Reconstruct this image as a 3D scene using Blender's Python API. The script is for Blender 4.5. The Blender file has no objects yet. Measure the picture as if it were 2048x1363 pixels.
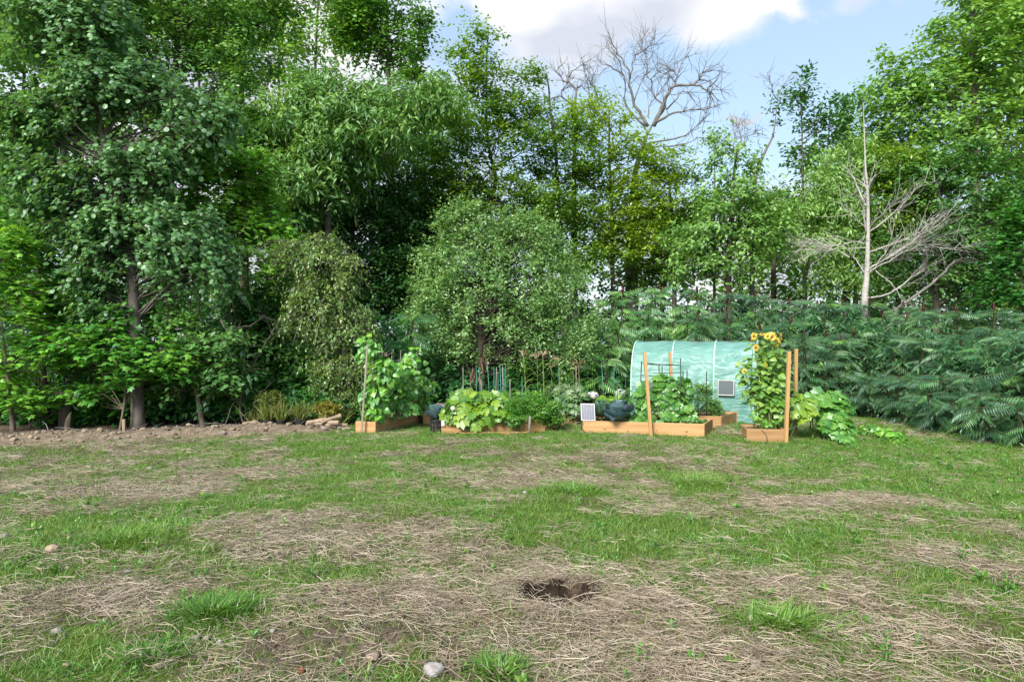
import bpy, bmesh, math, random
import numpy as np
from mathutils import Vector, Matrix

random.seed(7)
RNG = np.random.default_rng(11)
SC = bpy.context.scene
COL = SC.collection
PI = math.pi

# ------------------------------------------------------------------ camera, sky, sun, exposure
CAM_H, F = 1.75, 1365.0
cam_d = bpy.data.cameras.new('camera')
cam_d.lens = 24.0
cam_d.sensor_width = 36.0
cam_d.clip_start = 0.05
cam_d.clip_end = 3000
cam = bpy.data.objects.new('camera', cam_d)
cam.location = (0, 0, CAM_H)
cam.rotation_euler = (PI / 2, 0, 0)
COL.objects.link(cam)
SC.camera = cam

SUN_EL, SUN_AZ = math.radians(38), math.radians(208)     # azimuth clockwise from +Y (the view direction)
world = bpy.data.worlds.new('World')
SC.world = world
world.use_nodes = True
wn, wl = world.node_tree.nodes, world.node_tree.links
wn.clear()
w_out = wn.new('ShaderNodeOutputWorld')
w_bg = wn.new('ShaderNodeBackground')
w_bg.inputs['Strength'].default_value = 0.05
w_sky = wn.new('ShaderNodeTexSky')
w_sky.sky_type = 'NISHITA'
w_sky.sun_disc = False
w_sky.sun_elevation = SUN_EL
w_sky.sun_rotation = SUN_AZ
w_sky.air_density = 1.0
w_sky.dust_density = 1.6
w_sky.ozone_density = 1.0
w_tc = wn.new('ShaderNodeTexCoord')
w_map = wn.new('ShaderNodeMapping')
w_map.inputs['Scale'].default_value = (1.0, 1.0, 2.1)
w_map.inputs['Location'].default_value = (3.1, 0.4, 1.7)
wl.new(w_tc.outputs['Generated'], w_map.inputs['Vector'])
w_n1 = wn.new('ShaderNodeTexNoise')
w_n1.inputs['Scale'].default_value = 2.6
w_n1.inputs['Detail'].default_value = 7
w_n1.inputs['Roughness'].default_value = 0.52
wl.new(w_map.outputs['Vector'], w_n1.inputs['Vector'])


def wmath(op, a, b=None, clamp=False):
    n = wn.new('ShaderNodeMath')
    n.operation = op
    n.use_clamp = clamp
    for i, v in enumerate((a, b)):
        if v is None:
            continue
        if isinstance(v, (int, float)):
            n.inputs[i].default_value = v
        else:
            wl.new(v, n.inputs[i])
    return n.outputs[0]


def cloud_bump(px, py, rad, amp, flat=1.5):
    """a cloud (amp > 0) or a clear patch (amp < 0) in that direction of the sky"""
    v = Vector(((px - 1024) / F, 1.0, (681.5 - py) / F)).normalized()
    nz = wn.new('ShaderNodeTexNoise')
    nz.inputs['Scale'].default_value = min(16, .9 / rad)
    nz.inputs['Detail'].default_value = 5
    wl.new(w_tc.outputs['Generated'], nz.inputs['Vector'])
    wob = wn.new('ShaderNodeVectorMath')
    wob.operation = 'MULTIPLY_ADD'
    wl.new(nz.outputs['Color'], wob.inputs[0])
    wob.inputs[1].default_value = (rad * 1.7,) * 3
    wob.inputs[2].default_value = tuple(-q - rad * .85 for q in v)
    sm = wn.new('ShaderNodeVectorMath')
    sm.operation = 'ADD'
    wl.new(w_tc.outputs['Generated'], sm.inputs[0])
    wl.new(wob.outputs['Vector'], sm.inputs[1])
    fl = wn.new('ShaderNodeVectorMath')
    fl.operation = 'MULTIPLY'
    wl.new(sm.outputs['Vector'], fl.inputs[0])
    fl.inputs[1].default_value = (1, 1, flat)
    d = wn.new('ShaderNodeVectorMath')
    d.operation = 'LENGTH'
    wl.new(fl.outputs['Vector'], d.inputs[0])
    m = wn.new('ShaderNodeMapRange')
    m.interpolation_type = 'SMOOTHSTEP'
    m.inputs['From Min'].default_value = 0.0
    m.inputs['From Max'].default_value = rad
    m.inputs['To Min'].default_value = amp
    m.inputs['To Max'].default_value = 0.0
    wl.new(d.outputs['Value'], m.inputs['Value'])
    return m.outputs['Result']


dens = w_n1.outputs['Fac']
for bump in ((1010, -20, 0.15, 0.34), (1180, 10, 0.20, 0.42), (1400, -10, 0.20, 0.36), (1478, 226, 0.045, 0.62, 3.2), (1530, 214, 0.055, 0.66, 3.0),
             (1570, 25, 0.06, 0.32, 2.0), (1730, -10, 0.08, 0.30, 2.0), (450, 150, 0.50, 0.34), (780, 430, 0.32, 0.30),
             (1500, 560, 0.22, 0.25), (1640, 140, 0.26, -0.30), (1350, 230, 0.26, -0.36), (910, 90, 0.07, -0.20)):
    dens = wmath('ADD', dens, cloud_bump(*bump))
w_mask = wn.new('ShaderNodeMapRange')
w_mask.interpolation_type = 'SMOOTHSTEP'
w_mask.inputs['From Min'].default_value = 0.50
w_mask.inputs['From Max'].default_value = 0.80
wl.new(dens, w_mask.inputs['Value'])
w_n2 = wn.new('ShaderNodeTexNoise')
w_n2.inputs['Scale'].default_value = 4.0
w_n2.inputs['Detail'].default_value = 4
wl.new(w_map.outputs['Vector'], w_n2.inputs['Vector'])
w_ramp = wn.new('ShaderNodeValToRGB')
w_ramp.color_ramp.elements[0].position = 0.40
w_ramp.color_ramp.elements[0].color = (3.0, 3.2, 3.65, 1)
w_ramp.color_ramp.elements[1].position = 0.60
w_ramp.color_ramp.elements[1].color = (4.75, 4.7, 4.75, 1)
wl.new(w_n2.outputs['Fac'], w_ramp.inputs['Fac'])
w_mix = wn.new('ShaderNodeMix')
w_mix.data_type = 'RGBA'
wl.new(w_mask.outputs['Result'], w_mix.inputs['Factor'])
w_thin = wn.new('ShaderNodeMix')          # thin high veil that pales the blue
w_thin.data_type = 'RGBA'
w_thin.inputs['Factor'].default_value = 0.42
w_thin.inputs[7].default_value = (3.1, 4.0, 4.8, 1)
wl.new(w_sky.outputs['Color'], w_thin.inputs[6])
wl.new(w_thin.outputs[2], w_mix.inputs[6])
wl.new(w_ramp.outputs['Color'], w_mix.inputs[7])
wl.new(w_mix.outputs[2], w_bg.inputs['Color'])
wl.new(w_bg.outputs['Background'], w_out.inputs['Surface'])

sun_d = bpy.data.lights.new('sun', 'SUN')
sun_d.energy = 1.5
sun_d.angle = math.radians(20)
sun_d.color = (1.0, 0.95, 0.86)
sun = bpy.data.objects.new('sun', sun_d)
sdir = Vector((math.sin(SUN_AZ) * math.cos(SUN_EL), math.cos(SUN_AZ) * math.cos(SUN_EL), math.sin(SUN_EL)))
sun.rotation_euler = sdir.to_track_quat('Z', 'Y').to_euler()
COL.objects.link(sun)

SC.view_settings.view_transform = 'Standard'
SC.view_settings.look = 'None'
SC.view_settings.gamma = 1
SC.view_settings.use_curve_mapping = False
SC.view_settings.exposure = 2.3
SC.render.engine = 'CYCLES'
cy = SC.cycles
cy.max_bounces = 8
cy.diffuse_bounces = 6
cy.glossy_bounces = 2
cy.transmission_bounces = 6
cy.transparent_max_bounces = 4
cy.use_denoising = True
cy.denoiser = 'OPENIMAGEDENOISE'
cy.denoising_input_passes = 'RGB_ALBEDO_NORMAL'
cy.sample_clamp_indirect = 6

# ------------------------------------------------------------------ helpers


def at(px, py, d):
    """world point seen at photo pixel (px, py) at depth d"""
    return np.array([(px - 1024) / F * d, d, CAM_H - (py - 681.5) / F * d])


def gnd(px, py):
    d = CAM_H * F / (py - 681.5)
    return np.array([(px - 1024) / F * d, d, 0.0])


def tag(o, label=None, cat=None, group=None, kind=None):
    if label: o['label'] = label
    if cat: o['category'] = cat
    if group: o['group'] = group
    if kind: o['kind'] = kind
    return o


def thing(name, label, cat, loc, group=None):
    o = bpy.data.objects.new(name, None)
    COL.objects.link(o)
    o.location = tuple(float(v) for v in loc)
    o.empty_display_size = 0.1
    return tag(o, label, cat, group)


def nrm(a):
    a = np.asarray(a, float)
    return a / np.maximum(np.linalg.norm(a, axis=-1, keepdims=True), 1e-9)


class Geo:
    """collects geometry in world coordinates; build() links it as ONE mesh object"""

    def __init__(self):
        self.V, self.F3, self.F4, self.n = [], [], [], 0

    def add(self, V, Fc, mi=0, tint=0.0):
        V = np.asarray(V, float).reshape(-1, 3)
        Fc = np.asarray(Fc, np.int64)
        t = np.broadcast_to(np.asarray(tint, float), (len(Fc),)).copy()
        (self.F3 if Fc.shape[1] == 3 else self.F4).append((Fc + self.n, np.full(len(Fc), mi), t))
        self.V.append(V)
        self.n += len(V)
        return self

    def mesh(self, name, mats, off=(0, 0, 0), smooth=False):
        me = bpy.data.meshes.new(name)
        V = np.concatenate(self.V) - np.asarray(off, float)
        loops, tot, mi, ti = [], [], [], []
        for lst, k in ((self.F3, 3), (self.F4, 4)):
            for Fc, m, t in lst:
                loops.append(Fc.ravel()); tot.append(np.full(len(Fc), k)); mi.append(m); ti.append(t)
        loops = np.concatenate(loops); tot = np.concatenate(tot); mi = np.concatenate(mi); ti = np.concatenate(ti)
        me.vertices.add(len(V)); me.loops.add(len(loops)); me.polygons.add(len(tot))
        me.vertices.foreach_set('co', V.astype(np.float32).ravel())
        me.loops.foreach_set('vertex_index', loops.astype(np.int32))
        me.polygons.foreach_set('loop_start', np.concatenate(([0], np.cumsum(tot)[:-1])).astype(np.int32))
        me.polygons.foreach_set('material_index', mi.astype(np.int32))
        me.polygons.foreach_set('use_smooth', np.full(len(tot), smooth))
        at_ = me.attributes.new('tint', 'FLOAT', 'FACE')
        at_.data.foreach_set('value', ti.astype(np.float32))
        for m in (mats if isinstance(mats, (list, tuple)) else [mats]):
            me.materials.append(m)
        me.update(calc_edges=True)
        return me

    def build(self, name, mats, parent=None, smooth=False):
        off = np.zeros(3)
        q = parent
        while q is not None:
            off = off + np.array(q.location)
            q = q.parent
        o = bpy.data.objects.new(name, self.mesh(name, mats, off, smooth))
        COL.objects.link(o)
        if parent is not None:
            o.parent = parent
        return o


def tube(path, radii, sides=6, cap=True):
    P = np.asarray(path, float)
    n = len(P)
    R = np.broadcast_to(np.asarray(radii, float), (n,))
    T = nrm(np.gradient(P, axis=0))
    ref = np.array([0, 0, 1.0]) if abs(T[:, 2]).mean() < 0.8 else np.array([1.0, 0, 0])
    B = nrm(np.cross(T, ref)); N = np.cross(B, T)
    a = np.linspace(0, 2 * PI, sides, endpoint=False)
    V = (P[:, None] + R[:, None, None] * (np.cos(a)[None, :, None] * B[:, None] + np.sin(a)[None, :, None] * N[:, None])).reshape(-1, 3)
    i = np.arange(n - 1)[:, None] * sides
    j = np.arange(sides)[None]
    k = (j + 1) % sides
    Fq = np.stack([i + j, i + k, i + sides + k, i + sides + j], -1).reshape(-1, 4)
    F3 = []
    if cap:
        V = np.vstack([V, P[0], P[-1]])
        c0, c1 = n * sides, n * sides + 1
        F3 = [[c0, (q + 1) % sides, q] for q in range(sides)] + [[c1, (n - 1) * sides + q, (n - 1) * sides + (q + 1) % sides] for q in range(sides)]
    return V, Fq, np.array(F3) if F3 else None


def add_tube(g, path, radii, sides=6, mi=0, tint=0.0, cap=True):
    V, Fq, F3 = tube(path, radii, sides, cap)
    base = g.n
    g.add(V, Fq, mi, tint)
    if F3 is not None:
        g.F3.append((F3 + base, np.full(len(F3), mi), np.full(len(F3), tint)))
    return g


def smooth_path(pts, n):
    """Catmull-Rom through pts"""
    P = np.asarray(pts, float)
    if len(P) == 2:
        return P[0] + (P[1] - P[0]) * np.linspace(0, 1, n)[:, None]
    Q = np.vstack([2 * P[0] - P[1], P, 2 * P[-1] - P[-2]])
    t = np.linspace(0, len(P) - 1 - 1e-6, n)
    i = t.astype(int); u = (t - i)[:, None]
    p0, p1, p2, p3 = Q[i], Q[i + 1], Q[i + 2], Q[i + 3]
    return 0.5 * (2 * p1 + (p2 - p0) * u + (2 * p0 - 5 * p1 + 4 * p2 - p3) * u ** 2 + (3 * p1 - p0 - 3 * p2 + p3) * u ** 3)


def add_box(g, c, ax, ay, az, mi=0, tint=0.0, ch=0.0):
    """box of half-axes ax, ay, az round c; ch chamfers the vertical and long edges"""
    c, ax, ay, az = (np.asarray(v, float) for v in (c, ax, ay, az))
    if ch <= 0:
        V = [c + sx * ax + sy * ay + sz * az for sz in (-1, 1) for sx, sy in ((-1, -1), (1, -1), (1, 1), (-1, 1))]
        g.add(V, [[0, 3, 2, 1], [4, 5, 6, 7], [0, 1, 5, 4], [1, 2, 6, 5], [2, 3, 7, 6], [3, 0, 4, 7]], mi, tint)
        return g
    lx, ly, lz = (np.linalg.norm(v) for v in (ax, ay, az))
    ux, uy, uz = ax / lx, ay / ly, az / lz
    o = [(-1, -1), (1, -1), (1, 1), (-1, 1)]
    V = []
    for sz, inset in ((-1, ch), (-1, 0), (1, 0), (1, ch)):
        zz = lz - (0 if inset else ch)
        for sx, sy in o:
            V.append(c + sx * (lx - inset) * ux + sy * (ly - inset) * uy + sz * zz * uz)
    Fq = [[0, 3, 2, 1], [12, 13, 14, 15]]
    for r in range(3):
        for q in range(4):
            Fq.append([r * 4 + q, r * 4 + (q + 1) % 4, r * 4 + 4 + (q + 1) % 4, r * 4 + 4 + q])
    g.add(V, Fq, mi, tint)
    return g


# value noise -------------------------------------------------------------
def _hash(ix, iy, seed):
    h = (ix.astype(np.int64) * 374761393 + iy.astype(np.int64) * 668265263 + seed * 1442695041) & 0x7fffffff
    h = ((h ^ (h >> 13)) * 1274126177) & 0x7fffffff
    return ((h ^ (h >> 16)) & 0xffff) / 65535.0


def vnoise(x, y, seed=0):
    ix, iy = np.floor(x), np.floor(y)
    fx, fy = x - ix, y - iy
    fx = fx * fx * (3 - 2 * fx); fy = fy * fy * (3 - 2 * fy)
    a = _hash(ix, iy, seed); b = _hash(ix + 1, iy, seed); c = _hash(ix, iy + 1, seed); d = _hash(ix + 1, iy + 1, seed)
    return (a * (1 - fx) + b * fx) * (1 - fy) + (c * (1 - fx) + d * fx) * fy


def fbm(x, y, oct=4, seed=0):
    s, a, t = 0, 0.5, 0
    for o in range(oct):
        s = s + a * vnoise(x * 2 ** o + 17.3 * o, y * 2 ** o + 5.1 * o, seed + o)
        t += a; a *= 0.5
    return s / t


def sstep(a, b, x):
    t = np.clip((x - a) / (b - a), 0, 1)
    return t * t * (3 - 2 * t)


# materials ---------------------------------------------------------------
def new_mat(name):
    m = bpy.data.materials.new(name)
    m.use_nodes = True
    m.node_tree.nodes.clear()
    return m, m.node_tree.nodes, m.node_tree.links


def leaf_mat(name, cols, transl=0.40, gloss=0.06, rough=0.45, noise=0.0, hue_back=True):
    """cols: three or four colours from dark to light, picked per leaf"""
    m, n, l = new_mat(name)
    out = n.new('ShaderNodeOutputMaterial')
    atr = n.new('ShaderNodeAttribute'); atr.attribute_name = 'tint'
    oi = n.new('ShaderNodeObjectInfo')
    add = n.new('ShaderNodeMath'); add.operation = 'ADD'
    fr = n.new('ShaderNodeMath'); fr.operation = 'FRACT'
    l.new(atr.outputs['Fac'], add.inputs[0]); l.new(oi.outputs['Random'], add.inputs[1])
    l.new(add.outputs[0], fr.inputs[0])
    # folded so that neighbouring values stay neighbours in colour
    pp = n.new('ShaderNodeMath'); pp.operation = 'PINGPONG'; pp.inputs[1].default_value = 0.5
    l.new(fr.outputs[0], pp.inputs[0])
    rp = n.new('ShaderNodeValToRGB')
    els = rp.color_ramp.elements
    while len(els) < len(cols):
        els.new(0.5)
    for i, c in enumerate(cols):
        els[i].position = 0.5 * i / (len(cols) - 1)
        els[i].color = (*c, 1)
    l.new(pp.outputs[0], rp.inputs['Fac'])
    col = rp.outputs['Color']
    if noise:
        ge = n.new('ShaderNodeNewGeometry')
        nz = n.new('ShaderNodeTexNoise'); nz.inputs['Scale'].default_value = noise; nz.inputs['Detail'].default_value = 3
        l.new(ge.outputs['Position'], nz.inputs['Vector'])
        hs = n.new('ShaderNodeMapRange')
        hs.inputs['From Min'].default_value = 0.3; hs.inputs['From Max'].default_value = 0.7
        hs.inputs['To Min'].default_value = 0.72; hs.inputs['To Max'].default_value = 1.25
        l.new(nz.outputs['Fac'], hs.inputs['Value'])
        mx = n.new('ShaderNodeVectorMath'); mx.operation = 'SCALE'
        l.new(col, mx.inputs[0]); l.new(hs.outputs['Result'], mx.inputs['Scale'])
        col = mx.outputs['Vector']
    di = n.new('ShaderNodeBsdfDiffuse')
    tr = n.new('ShaderNodeBsdfTranslucent')
    gl = n.new('ShaderNodeBsdfGlossy'); gl.inputs['Roughness'].default_value = rough
    gl.inputs['Color'].default_value = (0.75, 0.82, 0.85, 1)
    l.new(col, di.inputs['Color'])
    tc = n.new('ShaderNodeMix'); tc.data_type = 'RGBA'; tc.blend_type = 'MULTIPLY'; tc.inputs['Factor'].default_value = 1
    l.new(col, tc.inputs[6]); tc.inputs[7].default_value = (1.35, 1.25, 0.55, 1)
    l.new(tc.outputs[2], tr.inputs['Color'])
    m1 = n.new('ShaderNodeMixShader'); m1.inputs['Fac'].default_value = transl
    l.new(di.outputs[0], m1.inputs[1]); l.new(tr.outputs[0], m1.inputs[2])
    m2 = n.new('ShaderNodeMixShader'); m2.inputs['Fac'].default_value = gloss
    l.new(m1.outputs[0], m2.inputs[1]); l.new(gl.outputs[0], m2.inputs[2])
    l.new(m2.outputs[0], out.inputs['Surface'])
    return m


def solid_mat(name, c1, c2, scale=8.0, stretch=(1, 1, 1), rough=0.7, bump=0.0, detail=5, contrast=(0.3, 0.7), metal=0.0, coords='Object', c3=None, rnd=0.0):
    m, n, l = new_mat(name)
    out = n.new('ShaderNodeOutputMaterial')
    bs = n.new('ShaderNodeBsdfPrincipled')
    bs.inputs['Roughness'].default_value = rough
    bs.inputs['Metallic'].default_value = metal
    bs.inputs['Specular IOR Level'].default_value = 0.35
    tc = n.new('ShaderNodeTexCoord')
    mp = n.new('ShaderNodeMapping'); mp.inputs['Scale'].default_value = stretch
    l.new(tc.outputs[coords], mp.inputs['Vector'])
    nz = n.new('ShaderNodeTexNoise'); nz.inputs['Scale'].default_value = scale; nz.inputs['Detail'].default_value = detail
    nz.inputs['Roughness'].default_value = 0.6
    l.new(mp.outputs['Vector'], nz.inputs['Vector'])
    rp = n.new('ShaderNodeValToRGB')
    rp.color_ramp.elements[0].position, rp.color_ramp.elements[1].position = contrast
    rp.color_ramp.elements[0].color = (*c1, 1); rp.color_ramp.elements[1].color = (*c2, 1)
    if c3:
        e = rp.color_ramp.elements.new(0.5 * sum(contrast)); e.color = (*c3, 1)
    l.new(nz.outputs['Fac'], rp.inputs['Fac'])
    col = rp.outputs['Color']
    if rnd:
        oi = n.new('ShaderNodeObjectInfo')
        mr = n.new('ShaderNodeMapRange'); mr.inputs['To Min'].default_value = 1 - rnd; mr.inputs['To Max'].default_value = 1 + rnd
        l.new(oi.outputs['Random'], mr.inputs['Value'])
        vm = n.new('ShaderNodeVectorMath'); vm.operation = 'SCALE'
        l.new(col, vm.inputs[0]); l.new(mr.outputs['Result'], vm.inputs['Scale'])
        col = vm.outputs['Vector']
    l.new(col, bs.inputs['Base Color'])
    if bump:
        bp = n.new('ShaderNodeBump'); bp.inputs['Strength'].default_value = bump; bp.inputs['Distance'].default_value = 0.02
        l.new(nz.outputs['Fac'], bp.inputs['Height']); l.new(bp.outputs['Normal'], bs.inputs['Normal'])
    l.new(bs.outputs[0], out.inputs['Surface'])
    return m


M = {}
M['aspen'] = leaf_mat('aspen_leaf', [(0.079, 0.193, 0.070), (0.161, 0.341, 0.117), (0.268, 0.480, 0.150), (0.572, 0.685, 0.141)])
M['maple'] = leaf_mat('maple_leaf', [(0.024, 0.120, 0.022), (0.060, 0.231, 0.030), (0.128, 0.368, 0.038), (0.239, 0.479, 0.053)])
M['oak'] = leaf_mat('oak_leaf', [(0.042, 0.130, 0.035), (0.084, 0.230, 0.055), (0.154, 0.339, 0.074), (0.257, 0.445, 0.092)])
M['ash'] = leaf_mat('ash_leaf', [(0.049, 0.139, 0.042), (0.096, 0.242, 0.058), (0.168, 0.338, 0.075), (0.259, 0.434, 0.093)])
M['lime'] = leaf_mat('light_maple_leaf', [(0.072, 0.201, 0.028), (0.136, 0.324, 0.036), (0.209, 0.431, 0.049), (0.288, 0.509, 0.084)], transl=.4)
M['beech'] = leaf_mat('beech_leaf', [(0.044, 0.136, 0.025), (0.111, 0.248, 0.029), (0.212, 0.373, 0.034), (0.322, 0.453, 0.044)], transl=.4)
M['apple'] = leaf_mat('apple_leaf', [(0.079, 0.182, 0.056), (0.146, 0.306, 0.083), (0.244, 0.417, 0.137), (0.372, 0.528, 0.224)])
M['birch'] = leaf_mat('birch_leaf', [(0.033, 0.090, 0.018), (0.074, 0.166, 0.027), (0.119, 0.241, 0.038), (0.237, 0.344, 0.067)])
M['forest'] = leaf_mat('forest_leaf', [(0.055, 0.155, 0.048), (0.112, 0.271, 0.070), (0.194, 0.389, 0.089), (0.335, 0.506, 0.103)])
M['bush'] = leaf_mat('undergrowth_leaf', [(0.031, 0.130, 0.039), (0.069, 0.224, 0.056), (0.141, 0.339, 0.076), (0.253, 0.444, 0.094)])
M['vine'] = leaf_mat('climber_leaf', [(0.045, 0.135, 0.040), (0.084, 0.229, 0.055), (0.150, 0.321, 0.068), (0.249, 0.429, 0.099)])
M['sumac'] = leaf_mat('sumac_leaflet', [(0.027, 0.103, 0.046), (0.045, 0.149, 0.064), (0.067, 0.196, 0.072), (0.107, 0.241, 0.077)], gloss=.05, rough=.45)
M['sumac_green'] = leaf_mat('green_sumac_leaflet', [(0.033, 0.154, 0.042), (0.068, 0.240, 0.047), (0.121, 0.325, 0.050), (0.183, 0.402, 0.055)], gloss=.08)
M['bean'] = leaf_mat('bean_leaf', [(0.047, 0.192, 0.015), (0.090, 0.292, 0.018), (0.142, 0.363, 0.022), (0.207, 0.423, 0.036)], transl=.35, noise=22)
M['squash'] = leaf_mat('squash_leaf', [(0.048, 0.155, 0.013), (0.097, 0.236, 0.016), (0.166, 0.308, 0.020), (0.246, 0.363, 0.032)], transl=.35, noise=26)
M['squash_pale'] = leaf_mat('pale_squash_leaf', [(.075, .17, .055), (.12, .24, .075), (.19, .31, .12), (.26, .37, .18)], noise=24)
M['pumpkin'] = leaf_mat('pumpkin_leaf', [(.045, .18, .022), (.085, .27, .028), (.13, .33, .040), (.21, .38, .09)], noise=24)
M['cucumber'] = leaf_mat('cucumber_leaf', [(0.040, 0.162, 0.019), (0.069, 0.228, 0.024), (0.105, 0.294, 0.032), (0.178, 0.361, 0.057)], noise=24)
M['pepper'] = leaf_mat('pepper_leaf', [(.025, .12, .014), (.05, .19, .018), (.085, .25, .022), (.13, .30, .03)])
M['marigold'] = leaf_mat('feathery_leaf', [(.028, .14, .012), (.055, .21, .016), (.085, .27, .020), (.14, .31, .03)])
M['corn'] = leaf_mat('corn_leaf', [(.07, .18, .035), (.11, .25, .045), (.17, .31, .07), (.25, .35, .10)])
M['sunflower'] = leaf_mat('sunflower_leaf', [(0.087, 0.228, 0.038), (0.144, 0.305, 0.046), (0.222, 0.396, 0.068), (0.317, 0.470, 0.123)], noise=24)
M['cabbage'] = leaf_mat('cabbage_leaf', [(.055, .115, .13), (.085, .16, .175), (.13, .215, .235), (.16, .18, .27)], transl=.12, gloss=.05, noise=20)
M['kale'] = leaf_mat('kale_leaf', [(.055, .14, .085), (.085, .19, .12), (.13, .24, .15), (.17, .28, .18)], transl=.2)
M['lettuce'] = leaf_mat('lettuce_leaf', [(.12, .27, .03), (.19, .36, .05), (.27, .42, .08), (.34, .46, .12)])
M['grass'] = leaf_mat('grass_blade', [(0.068, 0.161, 0.020), (0.109, 0.220, 0.030), (0.167, 0.279, 0.043), (0.274, 0.321, 0.094)], transl=.3, gloss=.04)
M['lush'] = leaf_mat('lush_grass_blade', [(0.055, 0.160, 0.018), (0.092, 0.223, 0.025), (0.140, 0.285, 0.036), (0.208, 0.320, 0.054)], transl=.3, gloss=.05)
M['weed'] = leaf_mat('weed_leaf', [(0.047, 0.170, 0.019), (0.076, 0.240, 0.025), (0.119, 0.290, 0.038), (0.153, 0.320, 0.060)], transl=.3)
M['potgrass'] = leaf_mat('reedy_blade', [(.08, .15, .02), (.13, .21, .03), (.20, .26, .05), (.30, .30, .10)])
M['goldenrod'] = leaf_mat('goldenrod_leaf', [(.06, .12, .02), (.10, .16, .02), (.16, .18, .02), (.34, .27, .03)])
M['straw'] = leaf_mat('straw_stalk', [(0.152, 0.118, 0.086), (0.249, 0.197, 0.141), (0.354, 0.291, 0.213), (0.497, 0.424, 0.338)], transl=.1, gloss=.03)
M['deadleaf'] = leaf_mat('dead_leaf', [(.07, .04, .02), (.12, .066, .03), (.16, .10, .05)], transl=.2)
M['petal'] = leaf_mat('sunflower_petal', [(.45, .31, .012), (.55, .42, .025), (.60, .50, .08)], transl=.3)
M['tassel'] = leaf_mat('corn_tassel', [(.30, .22, .11), (.42, .32, .18), (.50, .38, .24)])
M['cone'] = leaf_mat('sumac_cone', [(.030, .009, .008), (.048, .013, .011), (.07, .024, .016)], transl=.0, gloss=.02)
M['bark'] = solid_mat('grey_bark', (.055, .046, .039), (.15, .132, .115), 9, (1, 1, .25), .9, .7)
M['bark_dark'] = solid_mat('dark_bark', (.035, .028, .024), (.105, .088, .074), 9, (1, 1, .22), .9, .7)
M['bark_tan'] = solid_mat('tan_bark', (.075, .058, .045), (.17, .135, .11), 11, (1, 1, .25), .9, .6)
M['deadwood'] = solid_mat('weathered_deadwood', (.085, .078, .072), (.20, .187, .175), 8, (1, 1, .3), .85, .5)
M['birchbark'] = solid_mat('white_birch_bark', (.085, .078, .072), (.37, .35, .33), 7, (1, 1, 5), .75, .3, contrast=(.30, .46))
M['stem'] = solid_mat('green_stem', (.10, .19, .04), (.20, .29, .07), 20, rough=.6)
M['sumac_stem'] = solid_mat('sumac_stem', (.028, .030, .016), (.065, .060, .032), 20, rough=.8)
M['red_rachis'] = solid_mat('leaf_stalk', (.055, .085, .035), (.10, .11, .045), 20, rough=.7)
M['pine'] = solid_mat('pine_board', (.50, .29, .12), (.66, .43, .21), 6, (.5, .5, 9), .65, .15, detail=6, c3=(.58, .36, .16), rnd=.10)
M['pine_end'] = solid_mat('pine_stake', (.34, .195, .075), (.44, .27, .12), 6, (7, 7, .6), .65, .15, rnd=.08)
M['knot'] = solid_mat('wood_knot', (.14, .065, .03), (.24, .12, .05), 40, rough=.6)
M['soil'] = solid_mat('garden_soil', (.045, .032, .024), (.15, .11, .08), 16, rough=1, bump=1.0)
M['greypole'] = solid_mat('weathered_pole', (.17, .15, .125), (.30, .275, .235), 9, (1, 1, .2), .85, .3)
M['teal'] = solid_mat('green_coated_steel', (.02, .12, .09), (.04, .20, .15), 30, rough=.4)
M['black_metal'] = solid_mat('black_coated_wire', (.012, .02, .018), (.03, .045, .04), 30, rough=.5)
M['plastic_black'] = solid_mat('black_plastic', (.010, .011, .013), (.028, .030, .034), 14, rough=.45)
M['white_plastic'] = solid_mat('white_plastic', (.36, .36, .36), (.50, .50, .50), 10, rough=.5)
M['brown_plastic'] = solid_mat('brown_plastic', (.15, .12, .11), (.23, .185, .165), 6, rough=.55)
M['stone'] = solid_mat('grey_stone', (.12, .105, .09), (.28, .26, .23), 9, rough=.9, bump=.6)
M['stone_white'] = solid_mat('white_stone', (.17, .16, .15), (.34, .33, .32), 11, rough=.85, bump=.6)
M['stone_tan'] = solid_mat('tan_stone', (.16, .12, .085), (.32, .25, .185), 9, rough=.9, bump=.6)
M['brick'] = solid_mat('red_brick_bit', (.16, .06, .035), (.26, .10, .055), 20, rough=.9)
M['rubber'] = solid_mat('black_cable', (.012, .012, .012), (.03, .03, .03), 20, rough=.5)

# ------------------------------------------------------------------ ground
def blobs(lst, x, y, ragged=0.9, seed=3):
    """sum of soft ragged patches given by photo position and size on flat ground"""
    s = np.zeros_like(x)
    wob = (fbm(x * 2.2, y * 2.2, 4, seed) - .5) * 2 * ragged
    for px, py, rx, ry, amp in lst:
        c = gnd(px, py)
        d0 = gnd(px, py + ry)[1]; d1 = gnd(px, max(py - ry, 720))[1]
        ax = rx / F * c[1]; ay = max((d1 - d0) / 2, .05)
        q = np.sqrt(((x - c[0]) / ax) ** 2 + ((y - (d0 + d1) / 2) / ay) ** 2) + wob
        s = s + amp * (1 - sstep(.25, 1.6, q))
    return s


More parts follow.
